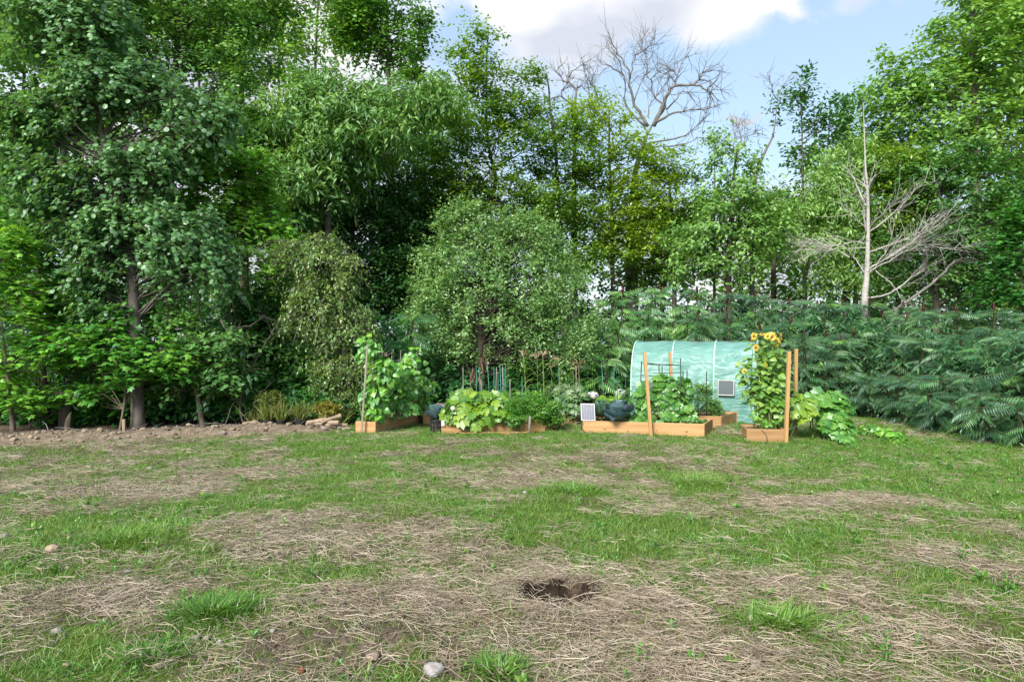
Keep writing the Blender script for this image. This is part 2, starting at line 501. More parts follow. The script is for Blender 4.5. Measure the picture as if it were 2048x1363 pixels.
GREEN = [(160, 1080, 260, 62, 1.0), (290, 1040, 150, 34, .9), (70, 1120, 140, 50, .8), (430, 1240, 90, 34, 1.2), (530, 1175, 110, 30, .9), (100, 1330, 170, 45, .9),
         (310, 1320, 90, 26, .8), (640, 920, 170, 50, .8), (520, 1000, 150, 25, .5), (800, 960, 200, 40, .55), (900, 1010, 160, 30, .6),
         (1000, 868, 430, 16, 1.0), (1560, 890, 220, 22, .9), (1850, 950, 230, 90, 1.1), (1990, 930, 180, 70, 1.0), (1700, 960, 160, 40, .6), (1380, 965, 95, 24, 1.0),
         (1140, 988, 70, 18, 1.0), (1240, 1080, 260, 36, .8), (1500, 1090, 170, 40, .8), (1700, 1060, 160, 45, .9), (1620, 1110, 160, 28, .7), (1000, 1110, 130, 30, .5),
         (1000, 1340, 65, 28, 1.0), (1330, 1330, 130, 40, .55), (1560, 1240, 110, 30, .8), (1780, 1290, 120, 60, .6), (1990, 1190, 80, 40, .7), (680, 1150, 150, 22, .5),
         (850, 1110, 120, 22, .4), (200, 950, 150, 26, .45), (60, 985, 120, 18, .5), (1130, 1040, 240, 22, .5), (760, 1290, 100, 20, .35), (420, 1330, 90, 40, .4)]
STRAW = [(420, 960, 130, 26, .9), (300, 985, 180, 22, .7), (760, 1085, 200, 42, .9), (560, 1070, 150, 30, .6), (900, 1120, 160, 40, .8), (1150, 1290, 260, 80, 1.1),
         (1320, 1230, 170, 40, .8), (1750, 1003, 75, 16, 1.5), (1545, 1172, 70, 16, 1.1), (1250, 1135, 60, 18, .9), (850, 1225, 120, 22, 1.1), (820, 1255, 90, 18, 1.0),
         (340, 1200, 250, 40, .6), (120, 1215, 160, 45, .6), (1480, 1320, 130, 50, .7), (1640, 1230, 150, 36, .6), (1900, 1330, 160, 50, .6), (1080, 1130, 60, 22, .8),
         (60, 970, 130, 18, .6), (1420, 1060, 120, 20, .5), (1850, 1120, 150, 30, .5), (1050, 960, 200, 22, .5), (1600, 1010, 150, 14, .5), (1200, 1345, 250, 30, .8)]
SOIL = [(150, 886, 260, 12, .5), (420, 866, 220, 7, .5), (770, 1240, 130, 45, .6), (640, 1215, 100, 26, .5), (770, 1300, 60, 36, .9), (1100, 905, 330, 18, 1.0), (1330, 925, 120, 20, .8), (1520, 950, 120, 20, 1.0),
        (1640, 965, 80, 14, .8), (760, 915, 160, 16, .6), (480, 1110, 130, 22, .7), (560, 1310, 160, 40, .7), (1930, 1300, 130, 60, .8), (1780, 1225, 110, 30, .8),
        (1960, 1080, 100, 20, .6), (1120, 1200, 90, 36, 1.3), (1400, 1225, 120, 20, .5), (250, 1230, 130, 20, .4), (80, 900, 200, 26, .8), (1580, 985, 90, 10, .6)]
HOLE = gnd(1125, 1192)


def masks(x, y):
    wood = np.maximum(sstep(13.3, 14.2, y - .34 * (x + 3.8)) * sstep(-3.0, -4.0, x), sstep(16.2, 17.2, y) * sstep(7.6, 6.6, x - .0 * y))
    wood = np.maximum(wood, sstep(8.2, 8.7, x) * sstep(9.5, 10.5, y))
    n1 = fbm(x * .9, y * .9, 4, 21); n2 = fbm(x * 3.1, y * 3.1, 3, 41)
    n3 = fbm(x * 7.5, y * 7.5, 2, 47)
    base_g = .50 + .30 * sstep(.40, .66, n1) + .95 * (n2 - .5) + .60 * (n3 - .5)
    g = np.clip(base_g + .56 * blobs(GREEN, x, y, 1.5, 3) - .50 * blobs(SOIL, x, y, .9, 5) - .30 * blobs(STRAW, x, y, .8, 7), 0, 1.3)
    s = np.clip(.20 + 1.5 * (fbm(x * 2.4 + 9, y * 2.4, 4, 33) - .5) + .85 * blobs(STRAW, x, y, 1.3, 7) - .4 * blobs(GREEN, x, y, .8, 3) - .15 * blobs(SOIL, x, y, .9, 5), 0, 1.3)
    b = np.clip(.27 + 1.6 * (fbm(x * 2.0 + 40, y * 2.0, 4, 55) - .5) + blobs(SOIL, x, y, .7, 5) - .4 * blobs(GREEN, x, y, .8, 3), 0, 1.3)
    return g * (1 - .85 * wood), s * (1 - wood), np.maximum(b, wood * .6)


def H(x, y):
    x = np.asarray(x, float); y = np.asarray(y, float)
    h = .10 * (fbm(x * .45, y * .45, 3, 61) - .5) * sstep(2, 6, y) + .035 * (fbm(x * 1.9, y * 1.9, 3, 71) - .5)
    h = h * (1 - .75 * sstep(8, 12, y))
    for px, py, r, a in ((760, 1300, .22, .055), (700, 1225, .45, .06), (840, 1225, .35, .045), (430, 1245, .35, .035), (150, 1090, .7, .05)):
        c = gnd(px, py)
        h = h + a * np.exp(-((x - c[0]) ** 2 + (y - c[1]) ** 2) / (2 * r * r))
    u = (x - HOLE[0]) / .34; v = (y - HOLE[1]) / .30
    q = np.sqrt(u * u + v * v) + .5 * (fbm(x * 7, y * 7, 3, 81) - .5)
    h = h - .5 * (1 - sstep(.82, .96, q)) + .035 * np.exp(-((q - 1.25) / .3) ** 2)
    # the dug ridge of earth along the wood at the left
    ed = 12.55 + .34 * (x + 3.8)
    w = sstep(-3.0, -4.6, x)
    h = h + w * .15 * np.exp(-((y - ed - .75 - .12 * np.sin(x * 2.1)) / .45) ** 2) * (.7 + .8 * fbm(x * 1.6, y * 1.6, 3, 91))
    # beyond the wood the land falls away
    far = np.maximum(y - 23, 0)
    h = h - 14 * sstep(0, 160, far) - .05 * np.minimum(far, 20)
    side = np.maximum(np.abs(x) - 30, 0)
    return h - 6 * sstep(0, 160, side)


def nonuni(segs):
    out = [segs[0][0]]
    for a, b, s0, s1 in segs:
        p = a
        while p < b - 1e-6:
            p = min(b, p + s0 + (s1 - s0) * (p - a) / (b - a))
            out.append(p)
    return np.array(out)


xs_p = nonuni([(0, 2.2, .032, .036), (2.2, 9.5, .045, .13), (9.5, 30, .25, 1.5), (30, 1500, 3, 120)])
gx = np.concatenate([-xs_p[:0:-1], xs_p])
gy = np.concatenate([-nonuni([(0, 40, 1, 5), (40, 900, 20, 120)])[:0:-1], nonuni([(0, 2.6, .4, .2), (2.6, 6, .024, .04), (6, 15, .05, .13), (15, 40, .25, 1.2), (40, 1600, 2.5, 120)])])
XX, YY = np.meshgrid(gx, gy)
ZZ = H(XX, YY)
mg, ms, mb = masks(XX, YY)
near = (np.abs(XX) < 14) & (YY > 1) & (YY < 17)
clod = (fbm(XX * 9, YY * 9, 3, 101) - .5)
ZZ = ZZ + np.where(near, clod * (.02 + .05 * np.clip(mb, 0, 1)), 0)
nx, ny = len(gx), len(gy)
gV = np.stack([XX, YY, ZZ], -1).reshape(-1, 3)
ii = np.arange(ny - 1)[:, None] * nx + np.arange(nx - 1)[None]
gF = np.stack([ii, ii + 1, ii + nx + 1, ii + nx], -1).reshape(-1, 4)


def ground_mat():
    m, n, l = new_mat('rough_lawn_earth')
    out = n.new('ShaderNodeOutputMaterial'); bs = n.new('ShaderNodeBsdfPrincipled')
    bs.inputs['Roughness'].default_value = 1.0; bs.inputs['Specular IOR Level'].default_value = .1
    tc = n.new('ShaderNodeTexCoord')

    def attr(a):
        q = n.new('ShaderNodeAttribute'); q.attribute_name = a; return q.outputs['Fac']

    def noise(s, d=6, r=.65, stretch=None):
        q = n.new('ShaderNodeTexNoise'); q.inputs['Scale'].default_value = s; q.inputs['Detail'].default_value = d; q.inputs['Roughness'].default_value = r
        if stretch:
            mp = n.new('ShaderNodeMapping'); mp.inputs['Scale'].default_value = stretch[0]; mp.inputs['Rotation'].default_value = (0, 0, stretch[1])
            l.new(tc.outputs['Object'], mp.inputs['Vector']); l.new(mp.outputs['Vector'], q.inputs['Vector'])
        else:
            l.new(tc.outputs['Object'], q.inputs['Vector'])
        return q.outputs['Fac']

    def ramp(f, stops):
        q = n.new('ShaderNodeValToRGB')
        while len(q.color_ramp.elements) < len(stops): q.color_ramp.elements.new(.5)
        for e, (p, c) in zip(q.color_ramp.elements, stops): e.position = p; e.color = (*c, 1)
        l.new(f, q.inputs['Fac']); return q.outputs['Color']

    def mix(f, a, b):
        q = n.new('ShaderNodeMix'); q.data_type = 'RGBA'
        l.new(f, q.inputs['Factor']); l.new(a, q.inputs[6]); l.new(b, q.inputs[7]); return q.outputs[2]

    def cover(mask, fine, lo, hi):
        q = n.new('ShaderNodeMath'); q.operation = 'MULTIPLY_ADD'
        l.new(fine, q.inputs[0]); q.inputs[1].default_value = .9; l.new(mask, q.inputs[2])
        r = n.new('ShaderNodeMapRange'); r.interpolation_type = 'SMOOTHSTEP'
        r.inputs['From Min'].default_value = lo; r.inputs['From Max'].default_value = hi
        l.new(q.outputs[0], r.inputs['Value']); return r.outputs['Result']

    fine = noise(34); mid = noise(7); fib = noise(38, 5, .7, ((1, .16, 1), .5)); fib2 = noise(44, 5, .7, ((.16, 1, 1), -.35))
    soil = ramp(fine, [(.28, (.042, .031, .022)), (.5, (.115, .089, .066)), (.68, (.215, .172, .13))])
    thatch = ramp(fib, [(.30, (.075, .056, .035)), (.5, (.165, .127, .08)), (.68, (.30, .24, .155))])
    thatch2 = ramp(fib2, [(.30, (.07, .053, .033)), (.5, (.155, .12, .073)), (.70, (.31, .245, .16))])
    green = ramp(fine, [(.28, (.035, .070, .012)), (.5, (.075, .125, .020)), (.70, (.14, .17, .035))])
    th = mix(cover(mid, mid, .7, 1.1), thatch, thatch2)
    c = mix(cover(attr('straw'), fine, .45, .95), soil, th)
    c = mix(cover(attr('green'), mid, .60, 1.15), c, green)
    sand = ramp(mid, [(.30, (.10, .076, .053)), (.5, (.20, .158, .112)), (.70, (.31, .25, .185))])
    c = mix(cover(attr('berm'), fine, .70, 1.10), c, sand)
    shaded_soil = ramp(fine, [(.28, (.016, .011, .008)), (.6, (.042, .031, .022))])  # darkened soil tone: the shade inside the dug hole is painted into the colour
    c = mix(attr('hole_shade'), c, shaded_soil)
    l.new(c, bs.inputs['Base Color'])
    bp = n.new('ShaderNodeBump'); bp.inputs['Strength'].default_value = 1.0; bp.inputs['Distance'].default_value = .035
    l.new(fine, bp.inputs['Height']); l.new(bp.outputs['Normal'], bs.inputs['Normal'])
    l.new(bs.outputs[0], out.inputs['Surface'])
    return m


g = Geo().add(gV, gF)
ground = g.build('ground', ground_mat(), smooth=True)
ber = sstep(-2.8, -4.2, XX) * np.exp(-((YY - (12.55 + .34 * (XX + 3.8)) - .45) / .55) ** 4)
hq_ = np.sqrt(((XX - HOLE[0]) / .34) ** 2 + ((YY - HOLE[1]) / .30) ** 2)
for nm, a in (('green', mg * (1 - ber)), ('straw', ms * (1 - .8 * ber) * sstep(.85, 1.05, hq_)), ('soil', mb), ('berm', ber), ('hole_shade', 1 - sstep(1.02, 1.14, hq_))):
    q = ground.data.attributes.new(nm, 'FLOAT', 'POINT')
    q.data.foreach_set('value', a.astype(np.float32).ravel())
tag(ground, 'rough half grown lawn of green grass, dry straw and bare earth', kind='structure')


# ------------------------------------------------------------------ leaf shapes (x across, y towards the tip, z up)
def tmpl(pts, fold=.18, tipdrop=.1, centre=None):
    """fan of triangles from a midrib point; pts go round the outline"""
    P = np.array(pts, float)
    c = np.array(centre if centre else (0, .42))
    V2 = np.vstack([c, P])
    z = -fold * np.abs(V2[:, 0]) - tipdrop * np.maximum(V2[:, 1] - .35, 0) ** 2
    V = np.column_stack([V2, z])
    k = len(P)
    return V, np.array([[0, 1 + i, 1 + (i + 1) % k] for i in range(k)])


def sym(half):
    """half outline on +x from base to tip -> whole outline"""
    h = list(half)
    return h + [(-x, y) for x, y in reversed(h) if abs(x) > 1e-6]


T = {}
T['diamond'] = (np.array([[0, 0, 0], [.27, .42, -.07], [0, 1, -.12], [-.27, .42, -.07]]), np.array([[0, 1, 2], [0, 2, 3]]))
T['narrow'] = (np.array([[0, 0, 0], [.15, .40, -.04], [0, 1, -.2], [-.15, .40, -.04]]), np.array([[0, 1, 2], [0, 2, 3]]))
def tmpl4(x1, y1, x2, y2, fold=.2, drop=.12):
    V = np.array([[0, 0, 0], [x1, y1, -fold * x1], [x2, y2, -fold * x2 - drop * .5], [0, 1, -drop], [-x2, y2, -fold * x2 - drop * .5], [-x1, y1, -fold * x1]])
    return V, np.array([[0, 1, 2], [0, 2, 3], [0, 3, 4], [0, 4, 5]])


T['oval'] = tmpl4(.24, .26, .26, .62, .25)
T['round'] = tmpl4(.44, .16, .44, .66, .2)
T['leaflet'] = (np.array([[0, 0, 0], [.125, .38, -.035], [0, 1, -.2], [-.125, .38, -.035]]), np.array([[0, 1, 2], [0, 2, 3]]))
T['maple'] = tmpl(sym([(0, 0), (.48, .06), (.34, .30), (.56, .58), (.22, .60), (0, 1)]), .22, .4)
T['heart'] = tmpl(sym([(0, .10), (.20, 0), (.44, .10), (.46, .36), (.26, .70), (0, 1.02)]), .22, .5)
T['squash'] = tmpl(sym([(0, .14), (.20, 0), (.48, .04), (.50, .28), (.60, .46), (.42, .60), (.40, .82), (.16, .80), (0, 1.04)]), .26, .45)
T['lobed'] = tmpl(sym([(0, .14), (.22, 0), (.50, .10), (.36, .32), (.62, .48), (.32, .56), (.36, .86), (.12, .74), (0, 1.06)]), .26, .45)
T['long'] = tmpl(sym([(0, 0), (.20, .14), (.30, .34), (.22, .66), (0, 1.05)]), .25, .5)


def frames(axis, normal):
    a = nrm(axis)
    n = normal - (normal * a).sum(-1, keepdims=True) * a
    n = nrm(n)
    b = np.cross(a, n)
    return b, a, n


def scatter(tm, pos, axis, normal, size):
    """many copies of a leaf as one vertex/face array"""
    V, Fc = tm
    b, a, n = frames(axis, normal)
    s = np.asarray(size, float).reshape(-1, 1, 1)
    W = pos[:, None] + s * (V[None, :, 0:1] * b[:, None] + V[None, :, 1:2] * a[:, None] + V[None, :, 2:3] * n[:, None])
    k = len(V)
    FF = Fc[None] + (np.arange(len(pos)) * k)[:, None, None]
    return W.reshape(-1, 3), FF.reshape(-1, 3)


def rnd(*shape):
    return RNG.random(shape)


def rn(*shape):
    return RNG.normal(size=shape)


# ------------------------------------------------------------------ trees
SP = {  # leaf shape, material, leaf size, twigs per bough, leaves per twig, droop, flatness
    'aspen': dict(t='round', m='aspen', s=.090, k=7, q=11, droop=.55, flat=.05, face=1.1, bark='bark'),
    'maple': dict(t='maple', m='maple', s=.125, k=5, q=7, droop=.30, flat=.80, bark='bark_tan'),
    'oak': dict(t='diamond', m='oak', s=.132, k=7, q=11, droop=.35, flat=.5, bark='bark_dark'),
    'ash': dict(t='narrow', m='ash', s=.20, k=7, q=9, droop=.75, flat=.35, bark='bark_dark'),
    'lime': dict(t='diamond', m='lime', s=.15, k=6, q=9, droop=.2, flat=.45, bark='bark'),
    'beech': dict(t='diamond', m='beech', s=.135, k=6, q=10, droop=.15, flat=.8, bark='bark_dark'),
    'apple': dict(t='diamond', m='apple', s=.078, k=7, q=11, droop=.05, flat=.05, face=.45, bark='bark_dark'),
    'birch': dict(t='diamond', m='birch', s=.068, k=6, q=13, droop=1.25, flat=.2, bark='bark'),
    'forest': dict(t='diamond', m='forest', s=.25, k=6, q=9, droop=.3, flat=.5, bark='bark_dark'),
    'vine': dict(t='diamond', m='vine', s=.14, k=6, q=9, droop=.7, flat=.3, bark='bark_dark'),
    'rmaple': dict(t='diamond', m='oak', s=.205, k=6, q=9, droop=.25, flat=.5, bark='bark'),
    'sumac_fill': dict(t='narrow', m='sumac', s=.15, k=7, q=9, droop=.6, flat=.4, bark='sumac_stem'),
    'sapling_leaf': dict(t='oval', m='maple', s=.13, k=5, q=8, droop=.35, flat=.7, bark='bark_dark'),
    'bush': dict(t='diamond', m='bush', s=.17, k=6, q=9, droop=.35, flat=.7, bark='bark_dark'),
}


def boughs(g, sp, C, O, size, leaf=1.0, mi_leaf=1, mi_twig=0, twigs=True):
    """leafy boughs: centres C, outward directions O; a fan of twigs with leaves along each"""
    s = SP[sp]
    B, k, q = len(C), s['k'], s['q']
    D = O[:, None] * .9 + rn(B, k, 3) * np.array([1, 1, .75 * (1 - s['flat']) + .12])
    D = nrm(D)
    L = size[:, None] * (.45 + .6 * rnd(B, k))
    t = (.18 + .82 * (np.arange(q) + rnd(B, k, q)) / q)
    P = C[:, None, None] + D[:, :, None] * (L[:, :, None] * t)[..., None]
    P[..., 2] -= s['droop'] * (L[:, :, None] * .55) * t ** 2
    P = P + rn(B, k, q, 3) * (.045 * s['s'] / .1)
    tang = np.broadcast_to(D[:, :, None], P.shape).copy()
    tang[..., 2] -= s['droop'] * t * 1.0
    sidev = np.cross(nrm(tang), [0, 0, 1.0])
    sg = np.where(rnd(B, k, q) < .5, -1, 1)[..., None]
    ax = nrm(tang) * .65 + sidev * sg * .9 + rn(B, k, q, 3) * .35
    ax[..., 2] -= .15 + .35 * s['droop']
    nm = np.array([0, 0, 1.0]) * (.7 + s['flat']) + s.get('face', .5) * O[:, None, None] + rn(B, k, q, 3) * (.62 - .35 * s['flat'])
    tint = (.30 * rnd(B)[:, None, None] + .20 * rnd(B, k, q))
    tint = np.where(rnd(B, k, q) < .06, .5 * rnd(B, k, q), tint)
    sz = s['s'] * leaf * (.65 + .6 * rnd(B, k, q))
    V, Fc = scatter(T[s['t']], P.reshape(-1, 3), ax.reshape(-1, 3), nm.reshape(-1, 3), sz.ravel())
    nf = len(T[s['t']][1])
    g.add(V, Fc, mi_leaf, np.repeat(tint.ravel(), nf))
    if twigs:  # three-sided twigs
        e0 = np.repeat(C[:, None], k, 1).reshape(-1, 3)
        e1 = (C[:, None] + D * (L * .5)[..., None]); e1[..., 2] -= s['droop'] * L * .14
        e2 = (C[:, None] + D * L[..., None]); e2[..., 2] -= s['droop'] * L * .55
        strands(g, [e0, e1.reshape(-1, 3), e2.reshape(-1, 3)], [.007, .005, .002], mi_twig)


def strands(g, rings, radii, mi=0, sides=3):
    """many thin branches at once; rings: list of (N,3)"""
    R = np.stack(rings, 1)
    N, m = R.shape[:2]
    Tn = nrm(np.gradient(R, axis=1))
    ref = np.array([.31, .17, .93])
    b = nrm(np.cross(Tn, ref)); c = np.cross(Tn, b)
    a = np.arange(sides) * 2 * PI / sides
    rad = np.asarray(radii, float)
    rad = rad[None, :, None, None] if rad.ndim == 1 else rad[:, :, None, None]
    V = R[:, :, None] + rad * (np.cos(a)[None, None, :, None] * b[:, :, None] + np.sin(a)[None, None, :, None] * c[:, :, None])
    i = (np.arange(m - 1) * sides)[:, None]; j = np.arange(sides)[None]; k = (j + 1) % sides
    Fq = np.stack([i + j, i + k, i + sides + k, i + sides + j], -1).reshape(-1, 4)
    FF = Fq[None] + (np.arange(N) * m * sides)[:, None, None]
    g.add(V.reshape(-1, 3), FF.reshape(-1, 4), mi, 0)


TREE_TRI = [0]
DENS = 23.0


def tree(name, label, sp, d, trunk, rad, crown, dens=1.0, bsize=.75, leaf=1.0, group=None, cat='tree', depth=.8, bark=None, twin=None, limb=.03, hang=.2, tilt=0.0):
    """trunk: photo points from the ground up (the first stands on the ground at depth d); crown: list of photo ellipses (px, py, rx, ry)"""
    s = SP[sp]
    base = at(trunk[0][0], 0, d); base[2] = float(H(base[0], base[1]))
    pts = [base - [0, 0, .15]] + [at(p[0], p[1], d + .05 * i) for i, p in enumerate(trunk[1:])]
    path = smooth_path(pts, max(8, 4 * len(pts)))
    limb = min(limb, max(.010, rad * .30))
    path = path + np.cumsum(rn(len(path), 3) * np.array([1, 1, .0]) * .012 * d / 14, 0) * np.linspace(0, 1, len(path))[:, None]
    root = thing(name, label, cat, (base[0], base[1], base[2]), group)
    gt = Geo()
    r = rad * (1 - .82 * np.linspace(0, 1, len(path))); r[0] *= 1.35
    add_tube(gt, path, r, 8)
    if twin is not None:
        tp = [path[twin[0]]] + [at(p[0], p[1], d + .15) for p in twin[1]]
        tp = smooth_path(tp, 10)
        add_tube(gt, tp, rad * .62 * (1 - .8 * np.linspace(0, 1, 10)), 7)
    # bough centres
    C = []
    for e in crown:
        px, py, rx, ry = e[:4]
        w = e[4] if len(e) > 4 else 1.0
        c = at(px, py, d); ax = rx / F * d; az = ry / F * d; ay = depth * .5 * (ax + az) if ax < 2.2 else depth * min(ax, 2.2 + .3 * ax)
        vol = ax * az
        nb = max(6, int(w * dens * DENS * vol / (bsize * bsize)))
        u = nrm(rn(nb, 3)) * (rnd(nb, 1) ** .42)
        C.append(c + u * [ax, ay, az])
    C = np.concatenate(C)
    C = C[C[:, 2] > .35]
    zt = path[:, 2]
    ci = np.clip(np.searchsorted(zt, C[:, 2]), 0, len(zt) - 1)
    axis_p = path[ci]
    hd = np.linalg.norm((C - axis_p)[:, :2], axis=1)
    za = np.clip(C[:, 2] - hd * (.25 + .5 * rnd(len(C))), zt[1] + .25 * (zt[-1] - zt[1]) * (1 - .8 * (C[:, 2] < zt[len(zt) // 3])), zt[-1] * .98)
    fi = np.interp(za, zt, np.arange(len(zt)))
    i0 = np.clip(fi.astype(int), 0, len(zt) - 2); fr = (fi - i0)[:, None]
    A = path[i0] * (1 - fr) + path[i0 + 1] * fr
    out = nrm((C - A) * [1, 1, .55] + [0, 0, .25])
    mid1 = A + (C - A) * [.35, .35, .55] + rn(len(C), 3) * .10
    mid2 = A + (C - A) * [.70, .70, .85] + rn(len(C), 3) * .10
    br = np.clip(limb * hd / 1.5, .008, limb)
    bs_ = rnd(len(C)) < (.45 if d < 15 else .30)
    strands(gt, [q_[bs_] for q_ in (A, mid1, mid2, C)], np.stack([br, br * .75, br * .5, br * .28], 1)[bs_], 0, 3)
    gt.build('trunk', M[bark or s['bark']], root, smooth=True)
    gc = Geo()
    boughs(gc, sp, C, out, bsize * (.5 + 1.0 * rnd(len(C))), leaf, twigs=d < 15.3)
    gc.build('crown', [M[bark or s['bark']], M[s['m']]], root)
    TREE_TRI[0] += sum(len(f[0]) for f in gc.F3) + 2 * sum(len(f[0]) for f in gc.F4)
    return root

# ------------------------------------------------------------------ the wood
tree('aspen_tree', 'tall aspen with pale blue-green round leaves and a stout bare grey trunk at the left', 'aspen', 13.7,
     [(277, 857), (272, 700), (264, 540), (240, 400), (205, 260), (183, 110), (170, -60)], .135,
     [(120, 390, 105, 75), (235, 470, 120, 60), (365, 475, 95, 60), (205, 545, 55, 70), (385, 245, 90, 55), (230, 170, 120, 60), (90, 240, 90, 60),
      (205, 610, 38, 50), (415, 535, 55, 40), (290, 340, 100, 55), (150, 50, 120, 80), (330, 540, 40, 40), (60, 330, 60, 40)], 1.25, .55, bark='bark')
tree('maple_sapling', 'bright green maple sapling with a leaning thin trunk near the left edge', 'maple', 14.4,
     [(97, 866), (88, 720), (80, 560), (75, 440)], .07, [(88, 700, 55, 40), (60, 560, 60, 80), (115, 640, 45, 35), (50, 470, 60, 55), (30, 760, 40, 40)], 1.0, .55)
tree('maple_sapling', 'low maple sapling whose bright leaf sprays cross the stout grey trunk', 'maple', 13.4,
     [(238, 862), (248, 800), (245, 740), (240, 690)], .03, [(290, 745, 85, 32), (165, 785, 60, 22), (225, 690, 75, 50), (335, 720, 40, 35), (150, 700, 60, 40)], 1.1, .5)
tree('maple_sapling', 'slender maple with light green tiers of leaves right of the aspen', 'maple', 15.2,
     [(452, 860), (448, 700), (470, 540), (480, 420), (450, 330)], .05, [(425, 340, 85, 60), (490, 450, 75, 80), (545, 535, 48, 45), (370, 420, 60, 55), (505, 360, 60, 50), (545, 480, 40, 40)], 1.1, .55)
tree('maple_sapling', 'dark leaved maple sapling behind the three black pots', 'oak', 15.8,
     [(562, 850), (548, 700), (540, 600)], .04, [(560, 720, 90, 60), (600, 790, 75, 45), (510, 700, 65, 60), (540, 620, 60, 50), (480, 780, 70, 40)], 1.2, .6)
tree('maple_sapling', 'maple sapling cut off by the left edge of the photo', 'maple', 13.2,
     [(28, 876), (15, 720), (0, 560)], .05, [(15, 620, 60, 60), (5, 745, 55, 60), (10, 510, 55, 60), (25, 800, 50, 30)], 1.0, .55)
tree('forked_sapling', 'forked bare-stemmed sapling with reddish tan bark between aspen and black pots', 'oak', 13.9,
     [(408, 859), (396, 790), (390, 720), (400, 600), (404, 480)], .06, [(435, 690, 70, 35), (395, 775, 55, 22), (450, 745, 60, 25), (360, 640, 40, 30)], .8, .5, bark='bark_tan',
     twin=(7, [(375, 700), (378, 640), (384, 580)]))
tree('oak_tree', 'tall dark oak at the far left rising out of the photo', 'oak', 17.0,
     [(150, 860), (145, 600), (125, 300), (105, 0), (95, -220)], .16, [(60, 80, 150, 110), (70, -130, 190, 120), (170, 10, 140, 80), (20, 250, 110, 90), (20, 420, 90, 70)], .85, .8)
tree('oak_tree', 'tall oak with bare forked limbs above the aspen', 'oak', 18.2,
     [(345, 858), (340, 600), (345, 300), (360, 0), (360, -180)], .16, [(330, 110, 130, 100), (420, 60, 120, 75), (310, -90, 200, 110), (490, 190, 85, 60), (420, 290, 90, 60)], .85, .8)
tree('oak_tree', 'dark tall oak left of the sky gap, third big tree from the left', 'oak', 19.0,
     [(482, 858), (490, 500), (482, 200), (470, -150)], .15, [(500, 60, 90, 80), (545, -40, 120, 70), (480, 300, 110, 70), (560, 350, 90, 60), (470, 130, 70, 60)], .85, .8)
tree('ash_tree', 'large ash with long drooping dark leaves in the centre left', 'ash', 18.4,
     [(655, 850), (655, 600), (662, 350), (680, 190)], .15, [(700, 260, 150, 80), (640, 330, 110, 90), (775, 205, 115, 45), (868, 195, 50, 45), (640, 190, 70, 55), (560, 270, 60, 45), (590, 420, 80, 60)], 1.15, .7)
tree('light_maple', 'light yellow-green maple whose top stands brightest left of the clouds', 'lime', 22.0,
     [(800, 845), (790, 500), (780, 200), (770, -120)], .15, [(765, 60, 95, 75), (805, 120, 50, 40), (720, -60, 120, 80), (720, 40, 80, 70), (830, 70, 26, 30)], 1.2, .75)
tree('layered_maple', 'dark maple with flat tiers of leaves beneath the ash', 'oak', 20.5,
     [(700, 848), (700, 600), (705, 420), (700, 310)], .13, [(690, 430, 140, 60), (620, 480, 100, 60), (765, 370, 110, 65), (690, 520, 110, 50), (790, 470, 80, 60), (640, 590, 90, 50), (720, 590, 60, 40), (780, 540, 60, 50)], 1.4, .8)
tree('layered_maple', 'dark maple with visible grey limbs between the ash and the yellow-green beech', 'oak', 21.5,
     [(850, 848), (850, 600), (852, 420), (846, 300)], .13, [(850, 300, 70, 50), (830, 400, 90, 60), (880, 450, 90, 45), (830, 520, 80, 45), (880, 360, 60, 40), (800, 590, 70, 40), (830, 460, 60, 40)], 1.2, .8)
tree('weeping_birch', 'birch with weeping sprays of tiny yellow-flecked leaves left of the bean trellis', 'birch', 14.6,
     [(705, 850), (692, 720), (662, 590), (640, 470)], .07, [(655, 545, 70, 60), (615, 500, 60, 40), (685, 650, 62, 50), (690, 740, 58, 50), (605, 610, 42, 60), (650, 610, 60, 50), (690, 800, 55, 36)], 1.5, .5)
tree('apple_tree', 'broad bushy apple tree with pale grey-green leaves behind the garden beds', 'apple', 16.4,
     [(968, 842), (962, 720), (960, 620), (966, 480)], .12, [(1000, 570, 150, 90), (920, 520, 75, 75), (930, 450, 45, 36), (1050, 490, 85, 45), (1095, 610, 90, 80), (895, 630, 62, 75),
      (1000, 670, 150, 55), (925, 712, 55, 28), (1120, 690, 65, 36), (980, 500, 70, 60), (1030, 730, 60, 22), (860, 580, 35, 40),
      (915, 436, 16, 30, 2.5), (945, 425, 12, 24, 2.5), (1000, 456, 12, 30, 2.5), (1030, 448, 10, 26, 2.5), (1062, 452, 12, 30, 2.5), (1095, 476, 12, 26, 2.5), (1120, 520, 24, 30, 1.5), (1150, 560, 36, 26), (1178, 640, 26, 30), (1165, 700, 40, 22), (855, 640, 30, 26), (868, 520, 22, 30)], .85, .5, limb=.04)
